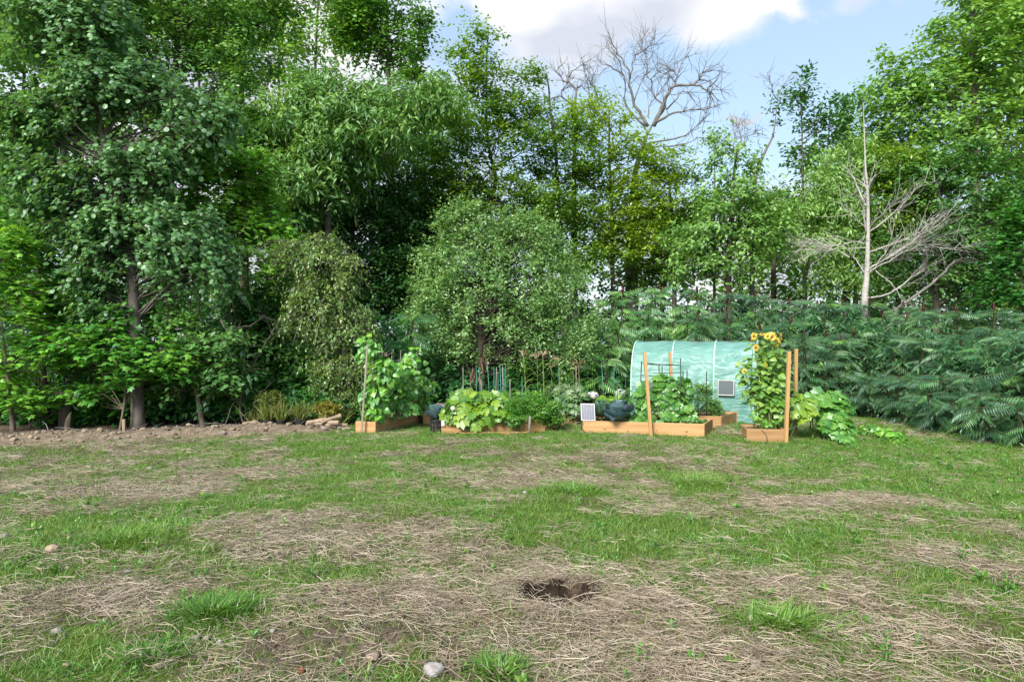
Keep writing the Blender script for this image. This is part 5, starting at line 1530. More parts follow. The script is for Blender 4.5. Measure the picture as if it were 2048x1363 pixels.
# sunflowers
def sunflower(label, px, d, topy, flowers, fx=0):
    f = np.array([0, 0, zG - .03]); f[:2] = at(1500 + (px - 1480) * .72 + 4, 0, d)[:2]; f[1] = min(max(f[1], 11.95), 12.2)
    f[0] = min(max(f[0], 4.2), 4.68)
    t = at(px, topy, d)
    root = thing('sunflower', label, 'flower', f, 'sunflowers in the small planter')
    P_ = smooth_path([f, f * .45 + t * .55 + [RNG.normal() * .04, 0, -.02], t], 9)
    n = 28; stalks = []
    for i in range(n):
        h = .30 + .69 * i / n + RNG.normal() * .02
        p = np.array([np.interp(h * 8, np.arange(9), P_[:, k]) for k in range(3)])
        a_ = i * 2.4 + RNG.normal() * .3
        dr = np.array([math.cos(a_), math.sin(a_), -.30 - .25 * RNG.random()])
        s = (.125 if .3 < h < .85 else .105) * (.8 + .4 * RNG.random())
        st = p + np.array([dr[0], dr[1], .25]) * .10
        inst('leaf', LM['sunflower'], root, st, dr, (RNG.normal() * .45, -.35 + RNG.normal() * .45, 1), s)
        stalks.append((p, st))
    g = Geo(); add_tube(g, P_, np.linspace(.013, .007, 9), 6)
    sa, sb = np.array([q_[0] for q_ in stalks]), np.array([q_[1] for q_ in stalks])
    strands(g, [sa, (sa + sb) / 2 + [0, 0, .01], sb], [.004, .004, .003]); g.build('stem', M['stem'], root, smooth=True)
    for (hx, hy, r, face) in flowers:
        r = r * .72; c_ = at(hx, hy, d - .05)
        fd = nrm(np.array(face, float))
        k = 18; a_ = np.arange(k) * 2 * PI / k
        b1, _, n1 = frames(fd, np.array([.01, .02, 1.0]))
        rad = np.cos(a_)[:, None] * b1 + np.sin(a_)[:, None] * n1
        g = Geo(); V, Fc = scatter(T['long'], c_ + rad * r * .38, rad + fd * .25 + rn(k, 3) * .12, np.tile(fd, (k, 1)) + rn(k, 3) * .1, r * (.75 + .2 * rnd(k)))
        g.add(V, Fc, 0, np.repeat(.4 * rnd(k), len(Fc) // k))
        hd = g.build('flower_head', M['petal'], root)
        g = Geo(); add_tube(g, [c_ - fd * .02, c_ + fd * .008, c_ + fd * .022], [r * .36, r * .36, r * .2], 12)
        o_ = g.build('disc', M['knot'], root); o_.parent = hd
        g = Geo(); nb = 0.85; pz = np.array([np.interp(7.2, np.arange(9), P_[:, q_]) for q_ in range(3)])
        add_tube(g, smooth_path([pz, (pz + c_) / 2 + [0, 0, .02], c_ - fd * .03], 5), .006, 5); g.build('flower_stalk', M['stem'], root)


sunflower('sunflower with a flower turned sideways, leftmost top of the clump', 1510, 12.05, 676, [(1508, 672, .085, (-.8, -.5, .1)), (1512, 695, .075, (-.1, -1, .2))])
sunflower('sunflower of the pale tip in the middle of the clump', 1522, 12.15, 664, [(1524, 668, .07, (-.2, -.3, .9))])
sunflower('sunflower with the large bright flower facing left', 1543, 12.05, 676, [(1543, 673, .10, (-.45, -.85, .1)), (1535, 672, .08, (-.6, -.6, .4))])
sunflower('sunflower with orange flowers at the upper right of the clump', 1556, 12.1, 676, [(1553, 684, .10, (.1, -1, -.1)), (1562, 672, .085, (.7, -.6, .2))])
sunflower('sunflower with a side flower low on the right of the clump', 1553, 12.2, 700, [(1550, 710, .085, (.5, -.85, .1))])
sunflower('sunflower leaning left with a small flower before the tunnel', 1487, 12.0, 715, [(1489, 742, .06, (-.3, -1, .1))])
sunflower('sunflower with a drooping flower in the middle of the clump', 1530, 12.0, 712, [(1530, 731, .075, (.3, -1, -.3))])
sunflower('flowerless sunflower stem at the left edge of the clump', 1497, 12.1, 735, [])
sunflower('flowerless sunflower stem at the right, next to the pine post', 1566, 12.15, 735, [])
sunflower('thin leafy sunflower stem just right of the leftmost flower', 1505, 12.25, 700, [])
sunflower('leafy sunflower stem filling the middle of the clump, no flower', 1535, 12.3, 690, [])
sunflower('short leafy sunflower stem low in the clump, left of centre', 1518, 11.98, 752, [])
sunflower('short leafy sunflower stem low in the clump, right of centre', 1548, 11.98, 748, [])
leafplant('squash_plant', 'small squash at the foot of the sunflowers', 'plant', (4.45, 11.95, zG - .03), [(1540, 845, 11.85, 26, 10, 14, .6), (1515, 830, 11.9, 18, 16, 12, .5)], 'bean', .14, None)
leafplant('squash_plant', 'large yellow-leaved squash arching past the pine posts', 'plant', (4.75, 12.4, .02), [(1565, 810, 11.95, 22, 18, 14), (1600, 805, 12.1, 26, 18, 20), (1600, 822, 11.95, 30, 12, 12), (1620, 812, 12.0, 20, 16, 8)], 'squash', .25, None)
leafplant('pumpkin_plant', 'sprawling lobed-leaf pumpkin, upper part beside the sumacs', 'plant', (5.4, 12.4, .02), [(1640, 800, 12.3, 28, 16, 24), (1675, 795, 12.4, 26, 14, 20), (1655, 820, 12.1, 36, 22, 34), (1690, 812, 12.3, 16, 14, 10)], 'pumpkin', .22, 'pumpkins right of the sunflowers')
leafplant('pumpkin_plant', 'pumpkin trailing down onto the grass towards the camera', 'plant', (5.6, 11.8, .02), [(1680, 850, 11.8, 30, 22, 34), (1695, 878, 11.4, 24, 12, 22), (1655, 850, 12.0, 22, 18, 16)], 'pumpkin', .18, 'pumpkins right of the sunflowers')
for i, (px, py, lab) in enumerate(((1735, 858, 'low leafy row plant nearest the trailing pumpkin'), (1765, 866, 'low leafy row plant in the middle, on the mown grass'), (1795, 876, 'low leafy row plant at the right, near the sumac'))):
    q = gnd(px, py + 12)
    leafplant('bean_bush', lab, 'plant', q, [(px, py, q[1], 22, 12, 30)], 'bean', .10, 'low row plants right of the pumpkins', (0, -.3, 1), .5, sr=.004)
p0, p1 = at(1575, 862, 12.0), at(1640, 826, 12.0)
rod('wire_hoop', 'green wire slanting from the pine post to the pumpkin', 'wire', smooth_path([p0, (p0 + p1) / 2 + [0, 0, .02], p1], 8), .006, 'teal')
# cables over the bed fronts
for lab, pts in (('thin black cable hanging down the sunflower planter', [(1516, 856, 11.80), (1526, 862, 11.77), (1533, 872, 11.76), (1533, 884, 11.7), (1522, 886, 11.62)]),
                 ('thin black cable looping from the solar panel down the board', [(1165, 842, 12.90), (1163, 852, 12.92), (1168, 862, 12.90), (1178, 869, 12.85)]),
                 ('dark cord bent over the angled bed board', [(1112, 842, 13.40), (1118, 850, 13.38), (1121, 858, 13.3)])):
    rod('cable', lab, 'cable', smooth_path([at(*q_) for q_ in pts], 12), .007, 'rubber')

# solar panel
q = at(1177, 847, 12.90); q[2] = zE
sp_ = thing('solar_panel', 'small white-framed solar panel leaning on the bed corner', 'solar panel', q)
up = nrm([-.02, .30, 1.0]); rt = nrm([1, -.24, 0]); nn = np.cross(rt, up)
W_, H_ = .135, .165; c_ = q + up * H_ + np.array([0, .02, 0])
g = Geo(); add_box(g, c_, rt * W_, up * H_, nn * .010, ch=.003); g.build('frame', M['white_plastic'], sp_)
M['cell'] = solid_mat('solar_cell', (.018, .026, .07), (.035, .05, .11), 30, rough=.25)
g = Geo()
for i in range(5):
    for j in range(8):
        cc_ = c_ + rt * W_ * (-.72 + .36 * i) * 1.0 + up * H_ * (-.80 + .229 * j) + nn * .0115
        add_box(g, cc_, rt * W_ * .165, up * H_ * .104, nn * .0012)
tag(g.build('cells', M['cell'], sp_), kind='stuff')
g = Geo(); add_tube(g, [c_ + up * H_ * .6 - nn * .012, c_ - nn * .16 - np.array([0, 0, H_ * .95])], .006, 6); g.build('prop', M['plastic_black'], sp_)


# grow pot with cabbage, brown lidded box, white bag
def pot(root, c, r0, r1, h, mat='plastic_black', name='tub'):
    g = Geo(); c = np.asarray(c, float)
    P_ = [c, c + [0, 0, .01], c + [0, 0, h * .86], c + [0, 0, h * .86], c + [0, 0, h], c + [0, 0, h], c + [0, 0, h * .82]]
    V, Fq, F3 = tube(np.array(P_) + np.arange(7)[:, None] * [0, 0, 1e-5], [r0 * .96, r0, r1, r1 * 1.05, r1 * 1.05, r1 * .97, r1 * .9], 20)
    a_ = np.arange(20) * 2 * PI / 20
    rad = [r0 * .96, r0, r1, r1 * 1.05, r1 * 1.05, r1 * .97, r1 * .9]
    V = np.concatenate([np.stack([p[0] + r * np.cos(a_), p[1] + r * np.sin(a_), 0 * a_ + p[2]], 1) for p, r in zip(P_, rad)] + [np.array([P_[0], P_[-1]])])
    g.add(V, Fq)
    g.add(V, [[140, (q_ + 1) % 20, q_] for q_ in range(20)])
    o = g.build(name, M[mat], root, smooth=False)
    g = Geo(); g.add(np.vstack([c + [0, 0, h * .83], np.stack([c[0] + r1 * .92 * np.cos(a_), c[1] + r1 * .92 * np.sin(a_), 0 * a_ + c[2] + h * .82], 1)]), [[0, 1 + k, 1 + (k + 1) % 20] for k in range(20)])
    g.build('soil', M['soil'], root)
    return o


q = gnd(874, 868); q[1] = 13.1; q[0] = at(873, 0, 13.1)[0]; q[2] = float(H(q[0], q[1])) - .01
pr = thing('grow_pot', 'black plastic grow pot at the left corner of the squash bed', 'pot', q)
pot(pr, q, .115, .135, .27)
g = Geo()
for k in range(3):
    for j in range(2):
        a_ = -PI / 2 + (k - 1) * .5
        cc_ = q + np.array([.128 * math.cos(a_), .128 * math.sin(a_), .08 + .08 * j])
        add_box(g, cc_, np.array([-math.sin(a_), math.cos(a_), 0]) * .010, np.array([math.cos(a_), math.sin(a_), 0]) * .004, np.array([0, 0, .014]))
g.build('moulded_ribs', M['soil'], pr)
q2 = q + [0, 0, .24]
rosette('cabbage', 'young grey-blue cabbage growing in the black grow pot', q2, ((6, .5, .27, .02), (6, .9, .25, .05), (4, 1.25, .2, .08)), CUP)
q = at(888, 838, 13.9); q[2] = float(H(q[0], q[1]))
bx = thing('compost_box', 'grey-brown plastic box with a sloping hood behind the squash', 'box', q)
g = Geo(); add_box(g, q + [0, 0, .20], (.13, 0, 0), (0, .13, 0), (0, 0, .20), ch=.012); g.build('body', M['brown_plastic'], bx)
g = Geo(); add_box(g, q + [.0, -.02, .445], nrm([1, 0, -.10]) * .17, (0, .17, 0), (.003, 0, .028), ch=.012); g.build('hood', M['brown_plastic'], bx)
for lab, px, py, d_, r in (('crumpled white plastic bag beside the pale squash', 1186, 790, 15.0, .085), ('white plastic sheet behind the plants at the tunnel corner', 1240, 786, 15.3, .10)):
    c_ = at(px, py, d_); nv, nu = 14, 18
    V = []
    for i in range(nv):
        for j in range(nu):
            th_, ph = PI * i / (nv - 1), 2 * PI * j / nu
            rr = r * (.55 + .9 * vnoise(np.array([3.1 * math.sin(th_) * math.cos(ph) + 5 + px]), np.array([3.1 * math.sin(th_) * math.sin(ph) + 9 + 2 * math.cos(th_)]), 3)[0])
            V.append(c_ + [rr * 1.3 * math.sin(th_) * math.cos(ph), rr * math.sin(th_) * math.sin(ph), rr * .9 * math.cos(th_)])
    i = np.arange(nv - 1)[:, None] * nu + np.arange(nu)[None]; k = np.arange(nv - 1)[:, None] * nu + (np.arange(nu)[None] + 1) % nu
    g = Geo().add(V, np.stack([i, k, k + nu, i + nu], -1).reshape(-1, 4))
    tag(g.build('plastic_bag', M['white_plastic'], smooth=False), lab, 'bag')
for lab, px, py, d_ in (('white corner marker on the left end of the squash bed', 886, 846, 12.84), ('small white marker on the angled bed board', 1120, 826, 13.62)):
    q = at(px, py, d_); g = Geo(); add_box(g, q, (.032, 0, 0), (0, .02, 0), (0, 0, .055), ch=.006)
    tag(g.build('bed_marker', M['white_plastic']), lab, 'marker')
rod('pvc_pipe', 'short grey pipe standing in front of the squash bed', 'pipe', [gnd(1058, 868) - [0, 0, .05], at(1060, 832, 12.72)], .024, 'greypole')
g = Geo()
q = at(905, 815, 12.75)
V, Fc = scatter(T['oval'], np.tile(q, (7, 1)), np.stack([np.cos(np.arange(7) * .9), -.3 + 0 * np.arange(7), np.sin(np.arange(7) * .9)], 1), np.tile([0, -1, .2], (7, 1)) + rn(7, 3) * .1, np.full(7, .05)); g.add(V, Fc)
tag(g.build('white_flower', M['white_plastic']), 'white blossom among the squash leaves near the bed corner', 'flower')

# three pots of reedy grass at the edge of the wood
for i, (px, py, lab) in enumerate(((535, 853, 'left black pot of reedy grass with a white tag'), (563, 853, 'middle black pot of reedy grass'), (600, 850, 'right black pot of reedy grass beside the woodpile'))):
    d_ = 13.75 + .12 * (i == 2); q = at(px, 0, d_); q[2] = float(H(q[0], q[1])) - .01
    r = thing('grass_pot', lab, 'pot', q, 'black pots by the wood')
    pot(r, q, .085, .105, .165)
    if i == 0:
        g = Geo(); add_box(g, q + [.0, -.108, .09], (.02, 0, 0), (0, .003, 0), (0, 0, .022)); g.build('label_tag', M['white_plastic'], r)
    g = Geo(); n = 90
    b_ = q + [0, 0, .13] + np.stack([rn(n) * .04, rn(n) * .04, 0 * rnd(n)], 1); dr = nrm(rn(n, 3) * [.35, .35, .1] + [0, 0, 1]); L = .22 + .28 * rnd(n, 1)
    V, Fc = scatter(T['narrow'], b_, dr, rn(n, 3), L.ravel()); V2 = V
    Vb = T['narrow'][0].copy(); Vb[:, 0] *= .13; Vb[:, 2] *= 1.2
    V, Fc = scatter((Vb, T['narrow'][1]), b_, dr, rn(n, 3), L.ravel()); g.add(V, Fc, 0, np.repeat(.5 * rnd(n), 2))
    tag(g.build('grass_blades', M['potgrass'], r), kind='stuff')
g = Geo(); n = 500
X = -6.6 + 3.2 * rnd(n); Y = 13.95 + .5 * rnd(n); b_ = np.stack([X, Y, H(X, Y)], 1)
Vb = T['narrow'][0].copy(); Vb[:, 0] *= .12
keep = X > -5.5
V, Fc = scatter((Vb, T['narrow'][1]), b_[keep], nrm(rn(keep.sum(), 3) * [.4, .4, .1] + [0, 0, 1]), rn(keep.sum(), 3), .25 + .35 * rnd(keep.sum())); g.add(V, Fc, 0, np.repeat(.5 * rnd(keep.sum()), 2))
tag(g.build('reedy_grass', M['potgrass']), 'thin yellow-green wild grass along the edge of the wood', kind='stuff')
for px, py, lab in ((652, 820, 'yellow goldenrod drooping beside the weeping birch'), (543, 800, 'yellowing goldenrod behind the left black pot')):
    q = at(px, 0, 14.1); q[2] = float(H(q[0], q[1]))
    feathery(lab, q, [(px, py, 14.0, 22, 14), (px + 6, py + 14, 14.0, 16, 12)], None, 'goldenrod', 'goldenrod', .07, .5)
# hanging dead foliage under the apple tree
for px, py, lab in ((968, 712, 'brown dead leaves hanging by the apple trunk'), (948, 742, 'lower tuft of brown dead leaves left of the apple trunk')):
    c_ = at(px, py, 15.6); n = 16
    g = Geo(); Vb = T['narrow'][0].copy(); Vb[:, 0] *= .6
    V, Fc = scatter((Vb, T['narrow'][1]), c_ + rn(n, 3) * [.07, .05, .05], nrm(rn(n, 3) * [.3, .3, .1] + [0, 0, -1]), rn(n, 3), .18 + .16 * rnd(n)); g.add(V, Fc, 0, np.repeat(.5 * rnd(n), 2))
    strands(g, [c_[None], c_[None] + [.1, .3, .3], c_[None] + [.2, .6, .75]], [.008, .01, .012], 1)
    tag(g.build('dead_foliage', [M['deadleaf'], M['bark_dark']]), lab, 'dead leaves')

# ------------------------------------------------------------------ stones, logs, stump
def rock(name, label, cat, c, r, mat, flat=.65, group=None, sub=2, sharp=.5, seed=0):
    bm = bmesh.new(); bmesh.ops.create_icosphere(bm, subdivisions=sub, radius=1.0)
    r3 = np.array(r if hasattr(r, '__len__') else (r, r * .85, r * flat), float)
    V = np.array([v.co[:] for v in bm.verts]); Fc = np.array([[v.index for v in f.verts] for f in bm.faces]); bm.free()
    n1 = vnoise(V[:, 0] * 1.7 + V[:, 2] + seed * 3.7, V[:, 1] * 1.7 - V[:, 2] * .7 + seed, 9); n2 = vnoise(V[:, 0] * 4 + seed, V[:, 1] * 4 + V[:, 2] * 3, 19)
    V = V * (.75 + sharp * n1 + .18 * n2)[:, None] * r3
    a_ = seed * 1.3; V = np.stack([V[:, 0] * math.cos(a_) - V[:, 1] * math.sin(a_), V[:, 0] * math.sin(a_) + V[:, 1] * math.cos(a_), V[:, 2]], 1)
    g = Geo().add(V + c, Fc)
    return tag(g.build(name, M[mat], smooth=False), label, cat, group)


STONES = [(868, 1348, .055, 'stone_white', 'whitish rough stone at the bottom edge of the photo', .7), (746, 1334, .045, 'stone_tan', 'brown flattish stone left of the whitish stone', .5), (603, 1353, .022, 'brick', 'small red brick fragment at the bottom', .8),
          (107, 1114, .058, 'stone_tan', 'pale tan wedge-shaped stone lying in the dark green grass', .7), (8, 1086, .045, 'stone', 'grey-brown stone at the left edge of the photo', .6), (114, 1268, .036, 'stone', 'grey stone in the dug dirt at lower left', .7),
          (392, 1291, .030, 'stone', 'flat grey stone below the grass clump', .4), (135, 1147, .022, 'stone_tan', 'small pale round stone by the dark green grass', .8), (545, 1282, .018, 'stone_white', 'tiny white stone in the grass blades', .7),
          (414, 1293, .022, 'stone_white', 'small white chip right of the flat grey stone', .5), (440, 1300, .024, 'stone_white', 'white stone chip in the clover below the grass clump', .5), (300, 937, .05, 'stone_white', 'small white stone far out in the left lawn', .6),
          (46, 1025, .035, 'stone_tan', 'brown clod in the lawn at the left', .7), (318, 1340, .028, 'stone', 'grey pebble beside the bottom grass patch', .6), (1050, 990, .03, 'stone_white', 'pale pebble in the bare strip before the beds', .6),
          (630, 1158, .028, 'stone', 'dark clod next to the tall weed', .7), (255, 1152, .035, 'stone_white', 'thin pale flake of stone in the straw at the left', .18), (132, 1335, .02, 'stone_tan', 'tan pebble in the bottom left grass', .7)]
for i, (px, py, r, mat, lab, fl) in enumerate(STONES):
    q = gnd(px, py); q[2] = float(H(q[0], q[1])) + r * fl * .45 + .008
    rock('stone', lab, 'stone', q, r * .85, mat, fl, None, 3 if r > .04 else 2, .55, i)

# heaps of rubble along the dug ridge
g = Geo()
bm = bmesh.new(); bmesh.ops.create_icosphere(bm, subdivisions=1, radius=1.0)
IV = np.array([v.co[:] for v in bm.verts]); IF = np.array([[v.index for v in f.verts] for f in bm.faces]); bm.free()


def rubble(label, X, Y, R, name, p=(.25, .15, .6)):
    n = len(X)
    Z = H(X, Y) + R * .25
    sc = (1 + .45 * (rnd(n, len(IV)) - .5))[..., None] * (np.stack([R * (.8 + .6 * rnd(n)), R * (.8 + .6 * rnd(n)), R * (.5 + .4 * rnd(n))], 1))[:, None]
    V = IV[None] * sc
    a_ = rnd(n) * 6.3; ca, sa = np.cos(a_)[:, None], np.sin(a_)[:, None]
    V = np.stack([V[..., 0] * ca - V[..., 1] * sa, V[..., 0] * sa + V[..., 1] * ca, V[..., 2]], -1) + np.stack([X, Y, Z], 1)[:, None]
    Fc = IF[None] + (np.arange(n) * len(IV))[:, None, None]
    g = Geo(); mi = RNG.choice(3, n, p=p)
    for m_ in range(3):
        s_ = mi == m_
        if s_.sum():
            g.add(V[s_].reshape(-1, 3), (IF[None] + (np.arange(s_.sum()) * len(IV))[:, None, None]).reshape(-1, 3), m_)
    return tag(g.build(name, [M['stone_tan'], M['stone'], M['soil']]), label, kind='stuff')


n = 420
X = -10.5 + 7.2 * rnd(n); ed = 12.55 + .34 * (X + 3.8); Y = ed + .7 + rn(n) * .35
rubble('stones and clods along the top of the dug earth ridge at the left', X, Y, .012 + .05 * rnd(n) ** 3.5, 'rubble', (.9, .07, .03))
n = 12000
U = rnd(n); D = 3.2 + 10.3 * U; X = (rnd(n) - .5) * 1.62 * D; Y = D
_, ms_, mb_ = masks(X, Y)
k = rnd(n) < np.clip(.9 * mb_ - .1, .02, .9)
rubble('scattered pebbles and earth clods over the bare patches', X[k], Y[k], (.004 + .018 * rnd(k.sum()) ** 4) * (.6 + Y[k] / 14), 'pebbles')

q = gnd(480, 857)
rock('stone', 'large rounded pale stone at the right end of the dug ridge', 'stone', at(503, 851, 13.6), (.17, .13, .09), 'stone_tan', group=None, sub=3, seed=5)
M['cutwood'] = solid_mat('split_wood', (.20, .145, .10), (.36, .28, .20), 9, (1, 1, 1), .85, .5)
for i, (px, py, L, a_, el, r, lab) in enumerate(((640, 842, .5, .2, .12, .05, 'broken brown log on top of the woodpile right of the pots'), (655, 846, .55, -.35, .1, .045, 'brown log slanting across the woodpile'), (662, 838, .4, .5, .3, .04, 'short log end sticking up behind the woodpile'),
                                                 (630, 848, .35, -.1, .05, .05, 'stubby log at the left foot of the woodpile'), (672, 850, .45, .1, 0, .04, 'log lying at the right foot of the woodpile'))):
    c_ = at(px, py, 13.5); c_[2] = max(c_[2], float(H(c_[0], c_[1])) + r)
    dr = np.array([math.cos(a_) * math.cos(el), math.sin(a_) * math.cos(el), math.sin(el)])
    g = Geo(); P_ = smooth_path([c_ - dr * L / 2, c_ + [0, 0, .01], c_ + dr * L / 2], 6); add_tube(g, P_, r * (1 + .15 * rn(6)), 7)
    tag(g.build('log', M['cutwood']), lab, 'log', 'pieces of the woodpile')
n = 60
X = at(652, 0, 13.5)[0] + rn(n) * .28; Y = 13.55 + rn(n) * .18
rubble('small chips and stones heaped round the woodpile', X, Y, .03 + .05 * rnd(n), 'rubble')
# broken stump with splinter
b_ = at(133, 0, 13.7); b_[2] = float(H(b_[0], b_[1]))
st = thing('tree_stump', 'broken dark tree stump with a pale splintered end at the left', 'stump', b_)
g = Geo(); add_tube(g, smooth_path([b_ - [0, 0, .1], b_ + [-.02, 0, .35], b_ + [.02, .02, .62]], 7), np.array([.15, .13, .12, .11, .105, .1, .08]), 9); g.build('trunk', M['bark_dark'], st, smooth=True)
g = Geo(); add_tube(g, smooth_path([b_ + [.10, -.14, -.05], b_ + [.13, -.16, .16], b_ + [.17, -.12, .34]], 6), np.array([.06, .055, .05, .045, .03, .012]), 7); g.build('splinter', M['cutwood'], st)
stake('short split wooden peg on the dug ridge left of the aspen', 249, 858, 248, 838, 13.0, .025, 'cutwood', 'wooden_peg', 'peg')
# bare sticks leaning in the shade at the left
for lab, pts, r in (('grey bare stick leaning right from the ridge near the stump', [(52, 862), (95, 800), (140, 758)], .016), ('second grey stick fanning up beside the leaning sapling', [(55, 866), (70, 800), (72, 740)], .014),
                    ('long low grey stick sloping to the right above the ridge', [(60, 862), (105, 825), (135, 800)], .016), ('curved hanging branch right of the forked sapling', [(440, 640), (470, 690), (480, 760)], .014),
                    ('arched bare branch between the forked sapling and the dark sapling', [(430, 770), (480, 780), (530, 790)], .014), ('thin bare branch crossing right of the forked sapling', [(400, 720), (450, 670), (520, 640)], .016),
                    ('bare twig fork left of the forked sapling', [(388, 760), (350, 735), (322, 725)], .012), ('bare twisted stem left of the weeping birch', [(490, 860), (480, 800), (500, 740), (560, 640)], .014),
                    ('bare bent stem arching over towards the black pots', [(450, 850), (470, 800), (495, 820), (500, 845)], .012), ('pale bare branch tip over the aspen leaves', [(350, 470), (335, 440), (305, 428)], .02)):
    g = Geo(); branchy(g, [at(p_[0], p_[1], 13.9 + .1 * i) for i, p_ in enumerate(pts)], r, r * .5, 14, 5, .35)
    tag(g.build('bare_branch', M['deadwood'] if 'pale' in lab else M['bark'], smooth=True), lab, 'branch')
n = 14
g = Geo(); X = -8.6 + 5.4 * rnd(n); Y = 12.6 + .34 * (X + 3.8) + .6 + rn(n) * .4; a_ = rnd(n) * 6.3; L = .2 + .4 * rnd(n)
A_ = np.stack([X, Y, H(X, Y) + .03], 1); B_ = A_ + np.stack([np.cos(a_) * L, np.sin(a_) * L, .03 + .12 * rnd(n)], 1)
strands(g, [A_, (A_ + B_) / 2 + rn(n, 3) * .02, B_], [.007, .006, .003], 0, 5)
tag(g.build('litter_sticks', M['deadwood']), 'small broken sticks littering the dug ridge', kind='stuff')


# ------------------------------------------------------------------ grass, straw and weeds
def blade_tuft(nm, mat, n, h, w, lean, seg=3, spread=.03, droop=.5):
    g = Geo()
    a_ = rnd(n) * 2 * PI; dr = np.stack([np.cos(a_), np.sin(a_)], 1)
    b_ = np.column_stack([rn(n, 2) * spread, np.full(n, -.012)])
    L = h * (.55 + .7 * rnd(n)); ln = lean * (.3 + 1.0 * rnd(n))
    t = np.linspace(0, 1, seg + 1)
    sd = np.column_stack([-dr[:, 1], dr[:, 0], np.zeros(n)])
    sd = nrm(sd + rn(n, 3) * .5)
    out = (ln[:, None] * t + droop * ln[:, None] * t ** 2)
    X = b_[:, None] + np.concatenate([dr[:, None] * (L[:, None] * out)[..., None], (L[:, None] * (t - .35 * ln[:, None] * droop * 2 * t ** 2.4))[..., None]], -1)
    wd = w * (1 - t ** 1.6 * .92)[None, :, None] * (.7 + .6 * rnd(n))[:, None, None]
    V = np.stack([X - sd[:, None] * wd, X + sd[:, None] * wd], 2).reshape(-1, 3)
    i = np.arange(seg) * 2
    q_ = np.stack([i, i + 1, i + 3, i + 2], -1)
    Fc = (q_[None] + (np.arange(n) * (seg + 1) * 2)[:, None, None]).reshape(-1, 4)
    g.add(V, Fc, 0, np.repeat(.5 * rnd(n), seg))
    return g.mesh(nm, [M[mat]])


def straw_clump(nm, n, L0, L1, rad, lift=.02, mat='straw', w=.0016):
    g = Geo()
    a_ = RNG.random() * PI + rn(n) * .75
    dr = np.stack([np.cos(a_), np.sin(a_)], 1)
    L = (L0 + (L1 - L0) * rnd(n)) / 2
    c_ = np.column_stack([rn(n, 2) * rad, .004 + lift * rnd(n)])
    tilt = rn(n) * .10
    e = np.column_stack([dr * L[:, None], tilt * L])
    kink = np.column_stack([rn(n, 2) * .012, .012 * rn(n)])
    strands(g, [c_ - e, c_ + kink, c_ + e], [w, w, w * .7], 0, 3)
    for k in range(len(g.F4)):
        f, m_, t_ = g.F4[k]; g.F4[k] = (f, m_, np.repeat(.5 * rnd(n), len(f) // n))
    return g.mesh(nm, [M[mat]])


def weed_mesh(nm, mat, n, size, tm, up=.35, height=.0, leafcol=.4):
    g = Geo(); a_ = np.arange(n) * 2.4 + rn(n) * .3
    hz = height * np.linspace(0, 1, n)
    el = up + .5 * np.linspace(0, 1, n) + rn(n) * .15
    dr = np.stack([np.cos(a_) * np.cos(el), np.sin(a_) * np.cos(el), np.sin(el)], 1)
    nmv = np.stack([-np.cos(a_) * np.sin(el), -np.sin(a_) * np.sin(el), np.cos(el)], 1)
    b_ = np.column_stack([np.cos(a_) * .008, np.sin(a_) * .008, hz + .004])
    V, Fc = scatter(T[tm], b_, dr, nmv, size * (.7 + .5 * rnd(n)) * (1 - .35 * np.linspace(0, 1, n)))
    g.add(V, Fc, 0, np.repeat(.5 * rnd(n), len(Fc) // n))
    if height: strands(g, [np.zeros((1, 3)), np.array([[.005, 0, height * .5]]), np.array([[0, .005, height]])], [.003, .003, .002], 0, 3)
    return g.mesh(nm, [M[mat]])


def scatter_stuff(name, label, meshes, P, rot, scl, idx):
    """one object that carries many small plants by geometry nodes"""
    src = bpy.data.collections.new(name + '_source')
    for i, me in enumerate(meshes):
        o = bpy.data.objects.new('%s_piece_%02d' % (name, i), me); src.objects.link(o)
    pm = bpy.data.meshes.new(name)
    pm.vertices.add(len(P)); pm.vertices.foreach_set('co', P.astype(np.float32).ravel())
    for nm, typ, dat in (('rot', 'FLOAT_VECTOR', rot), ('scl', 'FLOAT', scl), ('pick', 'INT', idx)):
        q_ = pm.attributes.new(nm, typ, 'POINT')
        q_.data.foreach_set('vector' if typ == 'FLOAT_VECTOR' else 'value', np.ascontiguousarray(dat, np.int32 if typ == 'INT' else np.float32).ravel())
    ob = bpy.data.objects.new(name, pm); COL.objects.link(ob)
    ng = bpy.data.node_groups.new(name + '_scatter', 'GeometryNodeTree')
    ng.interface.new_socket('Geometry', in_out='INPUT', socket_type='NodeSocketGeometry')
    ng.interface.new_socket('Geometry', in_out='OUTPUT', socket_type='NodeSocketGeometry')
    N, L = ng.nodes, ng.links
    gi, go = N.new('NodeGroupInput'), N.new('NodeGroupOutput')
    ci = N.new('GeometryNodeCollectionInfo'); ci.inputs['Collection'].default_value = src; ci.inputs['Separate Children'].default_value = True; ci.inputs['Reset Children'].default_value = True
    ip = N.new('GeometryNodeInstanceOnPoints'); ip.inputs['Pick Instance'].default_value = True

    def na(nm, dt):
        q_ = N.new('GeometryNodeInputNamedAttribute'); q_.data_type = dt; q_.inputs['Name'].default_value = nm; return q_.outputs['Attribute']
    L.new(gi.outputs[0], ip.inputs['Points']); L.new(ci.outputs[0], ip.inputs['Instance'])
    L.new(na('pick', 'INT'), ip.inputs['Instance Index']); L.new(na('scl', 'FLOAT'), ip.inputs['Scale'])
    er = N.new('FunctionNodeEulerToRotation'); L.new(na('rot', 'FLOAT_VECTOR'), er.inputs[0]); L.new(er.outputs[0], ip.inputs['Rotation'])
    L.new(ip.outputs[0], go.inputs[0])
    md = ob.modifiers.new('scatter', 'NODES'); md.node_group = ng
    return tag(ob, label, kind='stuff')


